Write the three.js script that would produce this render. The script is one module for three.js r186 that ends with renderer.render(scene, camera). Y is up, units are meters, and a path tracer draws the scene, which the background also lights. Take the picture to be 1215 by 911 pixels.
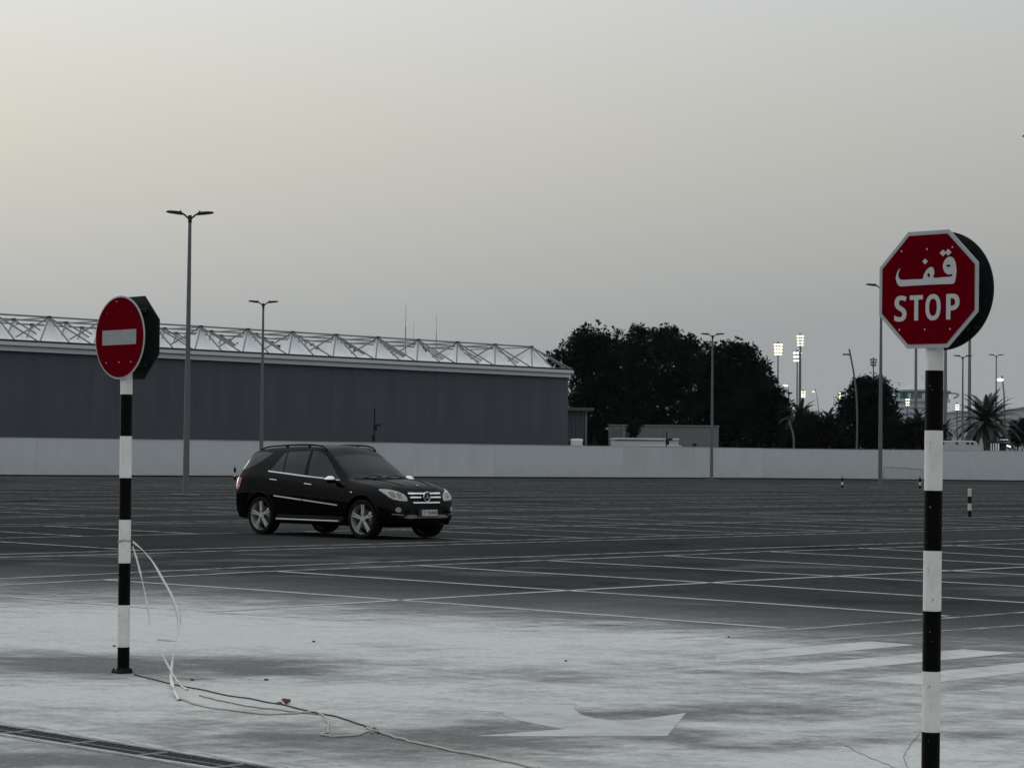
import * as THREE from 'three';
import { mergeGeometries, mergeVertices, toCreasedNormals } from 'three/addons/utils/BufferGeometryUtils.js';
import { RoundedBoxGeometry } from 'three/addons/geometries/RoundedBoxGeometry.js';
import { FontLoader } from 'three/addons/loaders/FontLoader.js';
import { TextGeometry } from 'three/addons/geometries/TextGeometry.js';
import { Brush, Evaluator, SUBTRACTION } from 'three-bvh-csg';

// ---------- camera, sky, sun, exposure ----------
const EYE = 1.58, FOCAL = 2650, PW = 1215, PH = 911;          // focal length and picture size in the same unit
const scene = new THREE.Scene();
const camera = new THREE.PerspectiveCamera(2 * Math.atan(PH / 2 / FOCAL) * 180 / Math.PI, PW / PH, 0.1, 9000);
camera.position.set(0, EYE, 0);
camera.rotation.order = 'YXZ';
camera.rotation.set(Math.atan((542 - PH / 2) / FOCAL), 0, 0.0105);
camera.updateMatrixWorld(true);

const renderer = new THREE.WebGLRenderer({ antialias: true });
renderer.toneMapping = THREE.LinearToneMapping;
renderer.toneMappingExposure = 1.0;
renderer.shadowMap.enabled = true;

// overcast dusk sky: brighter towards the zenith, a wide warm glow where the sun sits in the haze
const clamp01 = (x) => Math.min(1, Math.max(0, x));
const SUN_AZ = -40 * Math.PI / 180, SUN_EL = 9 * Math.PI / 180;   // azimuth from straight ahead (-z), negative is left
const sunDir = new THREE.Vector3(Math.sin(SUN_AZ) * Math.cos(SUN_EL), Math.sin(SUN_EL), -Math.cos(SUN_AZ) * Math.cos(SUN_EL));
{
  const W = 1024, H = 512, data = new Float32Array(W * H * 4), d = new THREE.Vector3();
  for (let r = 0; r < H; r++) for (let c = 0; c < W; c++) {
    const phi = ((c + 0.5) / W - 0.5) * 2 * Math.PI, el = ((r + 0.5) / H - 0.5) * Math.PI;
    d.set(Math.cos(phi) * Math.cos(el), Math.sin(el), Math.sin(phi) * Math.cos(el));
    const e = Math.max(0, el) * 180 / Math.PI;
    const lum0 = 0.26 + 0.95 * (1 - Math.exp(-e / 22));
    const g = Math.acos(Math.min(1, d.dot(sunDir))) * 180 / Math.PI, glow = Math.exp(-(g * g) / (2 * 39 * 39)) + 0.35 * (1 - Math.exp(-((g / 85) ** 4)));
    const lum = lum0 * (0.5 + glow) / 1.107, warm = clamp01(glow * 1.2 * Math.exp(-(((e - 8) / 4.6) ** 2)));
    data.set([lum * (0.945 + 0.09 * warm), lum, lum * (1.045 - 0.175 * warm), 1], (r * W + c) * 4);
  }
  const t = new THREE.DataTexture(data, W, H, THREE.RGBAFormat, THREE.FloatType);
  t.mapping = THREE.EquirectangularReflectionMapping; t.magFilter = t.minFilter = THREE.LinearFilter; t.wrapS = THREE.RepeatWrapping; t.needsUpdate = true;
  scene.background = t; scene.environment = t;
}
const sun = new THREE.DirectionalLight(new THREE.Color(1, 0.92, 0.80), 0.3);
sun.position.copy(sunDir).multiplyScalar(300); sun.target.position.set(0, 0, -60);
sun.position.add(sun.target.position);
sun.castShadow = true; sun.shadow.radius = 32; sun.shadow.mapSize.set(2048, 2048);
Object.assign(sun.shadow.camera, { left: -120, right: 120, top: 120, bottom: -120, near: 1, far: 700 });
scene.add(sun, sun.target);

// ---------- helpers ----------
let seed = 20240611;
const rnd = () => { seed = (seed * 1664525 + 1013904223) >>> 0; return seed / 4294967296; };
const rr = (a, b) => a + (b - a) * rnd();
const clamp = (x, a = 0, b = 1) => Math.min(b, Math.max(a, x));
const lerp = (a, b, t) => a + (b - a) * t;
const smooth = (a, b, x) => { const t = clamp((x - a) / (b - a)); return t * t * (3 - 2 * t); };
const V = (x, y, z) => new THREE.Vector3(x, y, z);
function hash(x, y) { let h = (Math.imul(x, 374761393) + Math.imul(y, 668265263)) | 0; h = Math.imul(h ^ (h >>> 13), 1274126177); return ((h ^ (h >>> 16)) >>> 0) / 4294967296; }
function vnoise(x, y) {
  const xi = Math.floor(x), yi = Math.floor(y), fx = x - xi, fy = y - yi, u = fx * fx * (3 - 2 * fx), v = fy * fy * (3 - 2 * fy);
  const a = hash(xi, yi), b = hash(xi + 1, yi), c = hash(xi, yi + 1), d = hash(xi + 1, yi + 1);
  return a + (b - a) * u + (c - a) * v + (a - b - c + d) * u * v;
}
function fbm(x, y, n = 4) { let s = 0, a = 0.5, t = 0; for (let i = 0; i < n; i++) { s += a * vnoise(x, y); t += a; a *= 0.5; x = x * 2.03 + 17.1; y = y * 2.03 + 5.7; } return s / t; }
const enc = (x) => 255 * (x <= 0.0031308 ? 12.92 * x : 1.055 * Math.pow(x, 1 / 2.4) - 0.055);

// a point of the place measured on the photograph: gnd() on the ground, at() at a distance ahead
const _r = V(0, 0, 0);
function ray(px, py) { return _r.set((px - PW / 2) / FOCAL, -(py - PH / 2) / FOCAL, -1).applyQuaternion(camera.quaternion); }
function gnd(px, py, y = 0) { const r = ray(px, py), t = (y - EYE) / r.y; return V(r.x * t, y, r.z * t); }
function at(px, py, depth) { const r = ray(px, py), t = -depth / r.z; return V(r.x * t, EYE + r.y * t, -depth); }

const taken = new Map();
function numbered(n) { const k = (taken.get(n) ?? -1) + 1; taken.set(n, k); return k ? n + '_' + String(k).padStart(3, '0') : n; }
function tag(o, label, category, group, kind) {
  if (label) o.userData.label = label; if (category) o.userData.category = category; if (group) o.userData.group = group; if (kind) o.userData.kind = kind; return o;
}
function thing(name, label, category, p = V(0, 0, 0), turn = 0, group) {
  const o = new THREE.Group(); o.name = numbered(name); o.position.copy(p); o.rotation.y = turn; scene.add(o); return tag(o, label, category, group);
}
function part(name, geo, mat, parent, label) {
  const m = new THREE.Mesh(geo, mat); m.name = parent === scene ? numbered(name) : name; m.castShadow = m.receiveShadow = true; parent.add(m);
  if (label) m.userData.label = label; return m;
}
const C = (r, g, b) => new THREE.Color().setRGB(r, g, b ?? g);
function mat(c, roughness = 0.8, metalness = 0, more = {}) { return new THREE.MeshPhysicalMaterial({ color: Array.isArray(c) ? C(...c) : C(c, c, c), roughness, metalness, specularIntensity: 0.3, side: THREE.DoubleSide, ...more }); }
function phys(c, roughness, metalness, more = {}) { return new THREE.MeshPhysicalMaterial({ color: Array.isArray(c) ? C(...c) : C(c, c, c), roughness, metalness, ...more }); }
function dataTex(w, h, f, srgb = true, repeat = true) {
  const a = new Uint8Array(w * h * 4);
  for (let y = 0; y < h; y++) for (let x = 0; x < w; x++) { const v = f(x, y), i = (y * w + x) * 4; if (typeof v === 'number') { a[i] = a[i + 1] = a[i + 2] = clamp(v, 0, 255); } else { a[i] = clamp(v[0], 0, 255); a[i + 1] = clamp(v[1], 0, 255); a[i + 2] = clamp(v[2], 0, 255); } a[i + 3] = 255; }
  const t = new THREE.DataTexture(a, w, h); t.magFilter = THREE.LinearFilter; t.minFilter = THREE.LinearMipmapLinearFilter; t.generateMipmaps = true;
  if (srgb) t.colorSpace = THREE.SRGBColorSpace; if (repeat) t.wrapS = t.wrapT = THREE.RepeatWrapping; t.needsUpdate = true; return t;
}
const join = (a) => mergeGeometries(a.map((g) => { g = g.index ? g.toNonIndexed() : g; for (const k of Object.keys(g.attributes)) if (!['position', 'normal', 'uv'].includes(k)) g.deleteAttribute(k); return g; }));
const box = (w, h, d, x = 0, y = 0, z = 0) => new THREE.BoxGeometry(w, h, d).translate(x, y, z);
const rbox = (w, h, d, r, x = 0, y = 0, z = 0, s = 2) => new RoundedBoxGeometry(w, h, d, s, r).translate(x, y, z);
const cyl = (r0, r1, h, n = 16, x = 0, y = 0, z = 0) => new THREE.CylinderGeometry(r1, r0, h, n).translate(x, y + h / 2, z);
function tube(pts, r, seg = 24, n = 6) { return new THREE.TubeGeometry(new THREE.CatmullRomCurve3(pts), seg, r, n); }
const rod1 = new THREE.CylinderGeometry(1, 1, 1, 8).translate(0, 0.5, 0).rotateX(Math.PI / 2);   // unit rod along +z
function rod(name, a, b, r, m, parent) {
  const o = part(name, rod1, m, parent); o.position.copy(a); const d = b.clone().sub(a), L = d.length();
  o.quaternion.setFromUnitVectors(V(0, 0, 1), d.divideScalar(L)); o.scale.set(r, r, L); return o;
}
function sheet(x0, x1, z0, z1, y, nx = 1, nz = 1) {   // a level sheet, uv 0..1 across it
  const g = new THREE.PlaneGeometry(x1 - x0, z1 - z0, nx, nz).rotateX(-Math.PI / 2); return g.translate((x0 + x1) / 2, y, (z0 + z1) / 2);
}
function poly(points, y) {   // a level polygon of ground points, uv in metres
  const s = new THREE.Shape(points.map((p) => new THREE.Vector2(p.x, -p.z))), g = new THREE.ShapeGeometry(s);
  return g.rotateX(-Math.PI / 2).translate(0, y, 0);
}
function ribbon(pts, width, y) {   // a painted line through ground points, uv in metres
  const pos = [], uv = [], idx = []; let run = 0; const off = rnd() * 30;
  pts.forEach((p, i) => {
    const a = pts[Math.max(0, i - 1)], b = pts[Math.min(pts.length - 1, i + 1)], d = b.clone().sub(a).setY(0).normalize(); if (i) run += p.distanceTo(pts[i - 1]);
    for (const s of [-1, 1]) { pos.push(p.x - d.z * s * width / 2, y, p.z + d.x * s * width / 2); uv.push(off + run, s * width / 2); }
    if (i) { const k = i * 2; idx.push(k - 2, k, k - 1, k - 1, k, k + 1); }
  });
  const g = new THREE.BufferGeometry(); g.setAttribute('position', new THREE.Float32BufferAttribute(pos, 3)); g.setAttribute('uv', new THREE.Float32BufferAttribute(uv, 2)); g.setIndex(idx); g.computeVertexNormals();
  if (g.attributes.normal.getY(0) < 0) { const ix = g.index.array; for (let i = 0; i < ix.length; i += 3) [ix[i], ix[i + 1]] = [ix[i + 1], ix[i]]; g.computeVertexNormals(); }
  return g;
}

// directions of the parking grid: U runs away to the right, W runs away to the left
const GA = 44.5 * Math.PI / 180;
const U = V(Math.sin(GA), 0, -Math.cos(GA)), Wd = V(-Math.cos(GA), 0, -Math.sin(GA));

// ---------- ground ----------
// asphalt beyond the dusty apron: worn patches, no dust
const LOT = 260;
const lotTex = dataTex(2048, 2048, (i, j) => {
  const x = i / 2048 * LOT, y = j / 2048 * LOT;
  const u = (x - y) * 0.707, w = (x + y) * 0.707;
  let v = 0.043 + 0.018 * (fbm(x * 0.09, y * 0.09, 4) - 0.5) + 0.014 * (fbm(u * 0.5 + 40, w * 0.06, 3) - 0.5) + 0.010 * (fbm(x * 0.9, y * 0.9, 3) - 0.5) + 0.010 * (hash(i, j) - 0.5);
  const st = smooth(0.62, 0.78, fbm(x * 0.16 + 9, y * 0.16 + 3, 4)); v += 0.025 * st * fbm(x * 1.3, y * 1.3, 3);
  const s = smooth(0.7, 0.8, fbm(x * 0.35 + 90, y * 0.35, 3)); v *= 1 - 0.3 * s;
  v = Math.max(0.015, v);
  return [enc(v * 0.97), enc(v * 1.0), enc(v * 1.02)];
});
const grainTex = dataTex(512, 512, (i, j) => 90 + 130 * hash(i, j) * 0.6 + 60 * vnoise(i / 6, j / 6), false);
const lotMat = mat(1, 1, 0, { map: lotTex, specularIntensity: 0.0 });
// the drain's slot, cut through the sheets
const DC = V(-2.885, 0, -12.70), DA = Math.atan2(0.685, 0.728), DDIR = V(Math.cos(DA), 0, Math.sin(DA)), DSIDE = V(-Math.sin(DA), 0, Math.cos(DA)), DL0 = -1.9, DL1 = 4.3, DW = 0.108;
const slot = [[DL0, -DW], [DL1, -DW], [DL1, DW], [DL0, DW]].map(([a, b]) => DC.clone().addScaledVector(DDIR, a).addScaledVector(DSIDE, b));
function slotted(x0, x1, z0, z1, y) {
  const s = new THREE.Shape([[x0, -z0], [x1, -z0], [x1, -z1], [x0, -z1]].map(([a, b]) => new THREE.Vector2(a, b))); s.holes.push(new THREE.Path(slot.map((p) => new THREE.Vector2(p.x, -p.z))));
  const g = new THREE.ShapeGeometry(s).rotateX(-Math.PI / 2).translate(0, y, 0), p = g.attributes.position, uv = g.attributes.uv; for (let i = 0; i < p.count; i++) uv.setXY(i, (p.getX(i) - x0) / (x1 - x0), (z1 - p.getZ(i)) / (z1 - z0)); return g;
}
const lot = part('ground', slotted(-130, 130, -235, 25, 0), lotMat, scene); tag(lot, null, null, null, 'structure');
const far = part('ground', slotted(-4000, 4000, -6000, 60, -0.03), mat([0.16, 0.155, 0.145], 0.95), scene); tag(far, null, null, null, 'structure');

// the near apron: the same asphalt under a drift of white dust, swept and tracked
const AX0 = -9, AX1 = 9, AD0 = 8.5, AD1 = 35.5;
const edge = [[-60, 703], [0, 712], [150, 716], [300, 723], [450, 732], [600, 741], [800, 752], [1000, 768], [1215, 782], [1300, 790]].map(([x, y]) => gnd(x, y));
function edgeDepth(x) { for (let i = 1; i < edge.length; i++) if (x < edge[i].x) { const t = clamp((x - edge[i - 1].x) / (edge[i].x - edge[i - 1].x)); return -lerp(edge[i - 1].z, edge[i].z, t); } return -edge[edge.length - 1].z; }
// drifts (+) and swept patches (-): middle, half sizes in metres taken from the photograph's points
const patches = [
  [110, 745, 300, 30, .35], [430, 752, 260, 20, .28], [700, 775, 200, 22, .18], [120, 826, 260, 18, .36], [420, 815, 150, 14, .28], [560, 815, 90, 10, -.10],
  [90, 791, 190, 14, -.80], [320, 790, 120, 10, -.55], [430, 788, 60, 5, .10],
  [330, 868, 170, 13, -.65], [520, 886, 170, 20, -.60], [200, 853, 90, 6, -.25], [620, 862, 110, 13, -.30],
  [60, 900, 240, 18, -.6], [240, 908, 150, 10, -.5],
  [760, 845, 110, 9, -.55], [800, 872, 120, 14, -.40], [700, 895, 130, 10, .12], [900, 838, 170, 8, -.42], [960, 800, 160, 6, -.22], [1000, 785, 150, 6, -.25],
  [1150, 800, 120, 30, -.35], [880, 860, 130, 7, .25], [1090, 862, 130, 5, .15], [980, 880, 160, 5, -.30], [1000, 900, 220, 9, .42], [1180, 878, 60, 6, -.3], [1170, 850, 60, 6, -.15], [1190, 862, 30, 3, .4],
  [820, 760, 120, 10, .15], [560, 790, 120, 6, -.20], [660, 800, 80, 6, -.22], [430, 740, 90, 5, -.16],
].map(([x, y, rx, ry, a]) => { const c = gnd(x, y), n = gnd(x, y + ry), f = gnd(x, y - ry); return [c.x, -(n.z + f.z) / 2, rx * -c.z / FOCAL, (n.z - f.z) / 2, a]; });
const tracks = [   // lines that wheels have drawn through the dust
  [[850, 882], [960, 862], [1080, 850], [1215, 836]], [[850, 900], [1000, 872], [1215, 850]], [[0, 806], [200, 806], [400, 801], [520, 793], [640, 786]], [[300, 760], [520, 772], [760, 790], [900, 812]],
  [[430, 835], [560, 812], [720, 800], [900, 790]], [[0, 760], [300, 752], [560, 745], [760, 740]], [[140, 905], [330, 850], [480, 830]], [[640, 770], [760, 782], [860, 800]],
].map((l) => new THREE.CatmullRomCurve3(l.map(([x, y]) => gnd(x, y))).getPoints(24));
function trackAt(x, z) { let best = 9, side = 0; tracks.forEach((l, k) => { for (let i = 1; i < l.length; i++) { const a = l[i - 1], b = l[i], dx = b.x - a.x, dz = b.z - a.z; if (Math.abs(x - a.x) > 1.2 || Math.abs(z - a.z) > 1.6) continue; const t = clamp(((x - a.x) * dx + (z - a.z) * dz) / (dx * dx + dz * dz)), d = Math.hypot(x - a.x - dx * t, z - a.z - dz * t); if (d < best) { best = d; side = k; } } }); return [best, side]; }
const AN = 2048, amountOf = new Float32Array(AN * AN);
const apronTex = dataTex(AN, AN, (i, j) => {
  const x = lerp(AX0, AX1, (i + 0.5) / AN), d = lerp(AD0, AD1, (j + 0.5) / AN), z = -d;
  const wx = x + 0.5 * (fbm(x * 0.9, d * 0.9 + 7, 3) - 0.5), wd = d + 1.3 * (fbm(x * 0.7 + 31, d * 0.7, 3) - 0.5);
  const ed = edgeDepth(wx) - wd, reach = smooth(-7.5, 1.0, ed + 1.2 * (fbm(x * 0.6 + 80, d * 2.2, 3) - 0.5));
  let a = 0.62 * smooth(-3.8, 2.6, ed);
  for (const [cx, cd, rx, rd, k] of patches) { const q = ((wx - cx) / rx) ** 2 + ((wd - cd) / rd) ** 2; if (q < 7) a += k * Math.exp(-q * 1.1); }
  const u = x * 0.7 - d * 0.7, w = x * 0.7 + d * 0.7;
  const N = (p, q, n, lo = 0.30, hi = 0.70) => smooth(lo, hi, fbm(p, q, n)) - 0.5;
  a += reach * (0.15 * N(x * 0.9 + 3, d * 1.3, 4) + 0.14 * N(x * 0.8 + 11, d * 3.4, 4) + 0.15 * N(x * 2.2 + 5, d * 5.5 + 8, 4) + 0.14 * N(x * 5 + 15, d * 11, 3) + 0.10 * N(u * 6.5, w * 0.8 + 9, 3, 0.4, 0.6) + 0.10 * N(u * 0.7 + 77, w * 7.5, 3, 0.4, 0.6) + 0.10 * N(x * 13, d * 24, 2));
  const sm = smooth(0.55, 0.75, fbm(x * 0.5 + 21, d * 0.9 + 4, 4)); a += 0.20 * sm * (1 - reach);
  if (reach > 0.2) { const [td, k] = trackAt(x, z); if (td < 0.16) a += (k % 2 ? -0.16 : 0.16) * smooth(0.16, 0.05, td) * smooth(0.3, 0.62, fbm(x * 3 + k * 9, d * 3, 3)); }
  a = lerp(smooth(0.02, 1.02, a), 0.25 + 0.75 * smooth(-0.10, 1.04, a), reach);
  const grit = hash(i, j), fine = fbm(x * 26, d * 22, 2);
  const speck = hash(i >> 1, j + 991); a = clamp(a * (0.84 + 0.32 * fine) + (grit - 0.5) * 0.16 * (a + 0.15) - (speck > 0.985 ? 0.30 * a : 0) + (speck < 0.010 ? 0.22 : 0));
  amountOf[j * AN + i] = a;
  let v = 0.043 + 0.012 * (fbm(x * 0.3, d * 0.3, 3) - 0.5) + 0.014 * (fbm(x * 1.5, d * 1.5, 4) - 0.5) + 0.016 * (grit - 0.5);
  const oil = smooth(0.66, 0.76, fbm(x * 0.8 + 60, d * 0.6 + 2, 3)); v *= 1 - 0.25 * oil * (1 - a);
  const dust = 0.52;
  return [enc(lerp(v * 0.97, dust * 0.985, a)), enc(lerp(v, dust, a)), enc(lerp(v * 1.03, dust * 0.965, a))];
}, true, false);
const apronGeo = slotted(AX0, AX1, -AD1, -AD0, 0.003);
const apronMat = mat(1, 1, 0, { map: apronTex, specularIntensity: 0.0 });
const apron = part('dusty_pavement', apronGeo, apronMat, lot); 

// painted markings
const wornTex = dataTex(1024, 64, (i, j) => 255 * smooth(0.12, 0.42, fbm(i * 0.035, j * 0.05, 4) * 0.75 + 0.25 * hash(i, j)), false);
const faintTex = dataTex(1024, 64, (i, j) => 255 * 0.8 * smooth(0.34, 0.66, fbm(i * 0.03 + 50, j * 0.05, 4) * 0.7 + 0.3 * hash(i, j)), false);
const thinTex = dataTex(1024, 64, (i, j) => 255 * (0.35 + 0.6 * smooth(0.2, 0.6, fbm(i * 0.03 + 90, j * 0.05, 4))), false);
for (const t of [wornTex, faintTex, thinTex]) t.repeat.set(1 / 8, 2);
const lineMat = mat([0.40, 0.405, 0.39], 0.85, 0, { alphaMap: wornTex, transparent: true, specularIntensity: 0.1 });
const faintMat = mat([0.40, 0.405, 0.39], 0.85, 0, { alphaMap: faintTex, transparent: true, specularIntensity: 0.1 });
const LW = 0.11;
const paint = (name, pts, m = lineMat, w = LW, y = 0.0065) => part(name, ribbon(pts.map(([x, y2]) => gnd(x, y2)), w, y), m, lot);
// bay lines of the nearest double row, from its far edge towards the dust
for (const l of [
  [[-60, 703.5], [0, 707.5], [180, 722]], [[126, 688.5], [300, 700], [600, 721.7], [932, 746]], [[322, 677.7], [600, 696.3], [900, 715.8], [1125, 731.5]],
  [[500, 671.5], [600, 677.7], [900, 695], [1215, 715.4], [1330, 723]], [[650, 665.4], [900, 679], [1215, 696], [1340, 703]], [[785, 659.5], [900, 665.5], [1215, 682], [1340, 688.5]],
  [[907, 654.4], [1215, 670], [1340, 676]], [[1020, 650.5], [1215, 661], [1340, 667]], [[1115, 646.6], [1215, 652.2], [1340, 659]]]) paint('bay_line', l);
paint('bay_line', [[180, 722], [300, 730], [420, 737]], faintMat);
paint('centre_line', [[250, 726.3], [300, 723], [600, 705.2], [900, 688.5], [1215, 673.2], [1340, 667]]);
paint('edge_line', [[780, 759], [900, 750.4], [1215, 727], [1330, 718.5]], faintMat);
paint('edge_line', [[950, 762.5], [1100, 751], [1215, 742], [1330, 733]], faintMat);
const faint2 = mat([0.40, 0.405, 0.39], 0.85, 0, { alphaMap: thinTex, transparent: true, specularIntensity: 0.1 });
paint('edge_line', [[-60, 698.5], [0, 694.6], [300, 679], [600, 667], [900, 655], [1215, 645], [1300, 642]], faint2, 0.10);
paint('edge_line', [[-60, 690], [21, 686], [300, 673], [600, 661.7], [900, 650.6], [1215, 640], [1300, 637]], faint2, 0.10);
// the rows beyond: same module (bays 5.5 m, two edge lines 1 m apart, lane between)
const org = gnd(600, 705.2), BAY = 2.7;
const gp = (u, w) => V(org.x + U.x * u + Wd.x * w, 0, org.z + U.z * u + Wd.z * w);
const farLines = [], dashes = [];
{
  const PERIOD = 17.1; let nPart = 0;
  for (let k = 1; k <= 7; k++) {
    const c = PERIOD * k;
    for (const [w, wd] of [[c - 6.5, .1], [c - 5.5, .1], [c, .1], [c + 5.5, .1], [c + 6.5, .1]]) {
      const pts = []; for (let u = -40; u <= 150; u += 10) { const p = gp(u + c * 0.15, w + 0.25 * (vnoise(u * 0.07, w) - 0.5)); if (p.z > -150 + p.x * 0 && Math.abs(p.x) < 0.27 * -p.z + 8) pts.push(p); }
      if (pts.length > 1) { const g = ribbon(pts, wd, 0.0065); if (k === 1) part('edge_line', g, faint2, lot); else farLines.push(g); }
    }
    for (let n = -26; n < 70; n++) for (const s of [-1, 1]) {
      const u = n * BAY + 0.6 + 0.12 * (hash(n, k) - 0.5), a = gp(u, c), b = gp(u, c + s * 5.5);
      const m = a.clone().add(b).multiplyScalar(0.5); if (m.z < -160 || Math.abs(m.x) > 0.25 * -m.z + 6) continue;
      if (hash(n * 3 + s, k + 50) < (k > 2 ? 0.28 : 0.08)) continue;
      const g = ribbon([a, m, b], 0.09 + 0.03 * hash(n, k + 9), 0.0065);
      if (nPart < 60 && k === 1) { part('bay_line', g, hash(n, s + 7) < 0.25 ? lineMat : faint2, lot); nPart++; } else farLines.push(g);
    }
  }
  const m = part('far_bay_markings', mergeGeometries(farLines), faint2, lot); m.userData.kind = 'stuff';
  // concrete wheel stops still bolted down at some bay heads
}
const coat = (pts) => new THREE.ExtrudeGeometry(new THREE.Shape(pts.map((p) => new THREE.Vector2(p.x, -p.z))), { depth: 0.0025, bevelEnabled: false }).rotateX(-Math.PI / 2).translate(0, 0.0034, 0);
// crossing stripes and the turn arrow, dulled by the dust
const dullTex = dataTex(512, 512, (i, j) => 255 * (0.70 + 0.30 * smooth(0.2, 0.55, fbm(i * 0.03, j * 0.03, 4) * 0.8 + 0.2 * hash(i, j))), false); dullTex.repeat.set(0.35, 0.35);
const dull = mat([0.475, 0.48, 0.465], 0.9, 0, { alphaMap: dullTex, transparent: true, specularIntensity: 0.1 });
for (const q of [[[850, 777.5], [1030, 761.5], [1086, 765.7], [850, 787]], [[890.5, 794.5], [1143, 771], [1207.5, 775.3], [952, 799.6]], [[1017, 807], [1240, 784.5], [1300, 788.5], [1090, 813]], [[1159, 820], [1330, 802], [1400, 806], [1235, 826.5]]]) part('crossing_stripe', coat(q.map(([x, y]) => gnd(x, y))), dull, lot);
{
  const c = [[215, 521], [575, 493], [470, 474], [380, 455], [325, 438], [338, 418], [385, 402], [440, 389], [505, 380], [560, 376], [600, 380], [622, 394], [612, 412], [640, 435], [700, 452], [800, 464], [900, 450], [1060, 428], [985, 520], [600, 522]];
  part('turn_arrow', coat(c.map(([x, y]) => gnd(500 + x / 3.375, 720 + y / 3.375))), mat([0.44, 0.445, 0.43], 0.9, 0, { alphaMap: dullTex, transparent: true, specularIntensity: 0.1 }), lot);
}

// ---------- fence ----------
const fenceMats = [0, 1, 2, 3, 4].map((k) => { const v = [0.56, 0.545, 0.58, 0.53, 0.57][k]; const t = dataTex(128, 128, (i, j) => 255 * clamp(0.95 + 0.06 * (fbm(i * 0.02 + k * 7, j * 0.012, 3) - 0.5) + 0.03 * (fbm(i * 0.12, j * 0.02 + k, 3) - 0.5)), true); return mat([v * 0.955, v, v * 1.03], 0.75, 0, { map: t }); });
const railMat = mat([0.02, 0.021, 0.022], 0.9), capMat = mat([0.36, 0.37, 0.38], 0.7);
function fence(label, a, b, height, lean = 0) {   // a, b on the ground; flat sheet panels on a low rail
  const d = b.clone().sub(a), L = d.length(), n = Math.max(1, Math.round(L / 2.44)), w = L / n, turn = Math.atan2(-d.z, d.x);
  const g = thing('hoarding_fence', label, 'fence', a, turn, 'white hoarding round the car park');
  const pg = box(w - 0.003, height - 0.10, 0.04, 0, (height + 0.10) / 2, 0), cg = box(w - 0.004, 0.05, 0.07, 0, height + 0.026, 0);
  for (let k = 0; k < n; k++) {
    const m = hash(Math.floor(k / 4), Math.round(L)) < 0.7 ? fenceMats[Math.floor(hash(Math.floor(k / 5) + 3, Math.round(L)) * 5)] : fenceMats[Math.floor(hash(k, 5) * 5)];
    const p = part('panel', pg, m, g); p.position.set((k + 0.5) * w, 0, 0.012 * (hash(k, 8) - 0.5)); p.rotation.y = 0.012 * (hash(k, 3) - 0.5);
    const c = part('top_cap', cg, capMat, g); c.position.set((k + 0.5) * w, 0.03 * (hash(k >> 2, 6) - 0.5), 0);
  }
  part('bottom_rail', box(L, 0.098, 0.06, L / 2, 0.05, 0), railMat, g);
  return g;
}
const F0 = at(-70, 565, 143.2).setY(0), F1 = gnd(42, 565).setY(0), F2 = gnd(905, 568.2), F3 = gnd(1215, 571.2), F4 = at(1330, 572, 184).setY(0);
const FH = 2.46;
fence('short white hoarding running on past the angle near the no entry sign', F0, F1, FH);
fence('long white hoarding in front of the dark grey hall', F1, F2, FH);
{ const d = F3.clone().sub(F2); fence('white hoarding in front of the palms and floodlights', F2, F2.clone().addScaledVector(d, 1.35), FH); }

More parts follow.
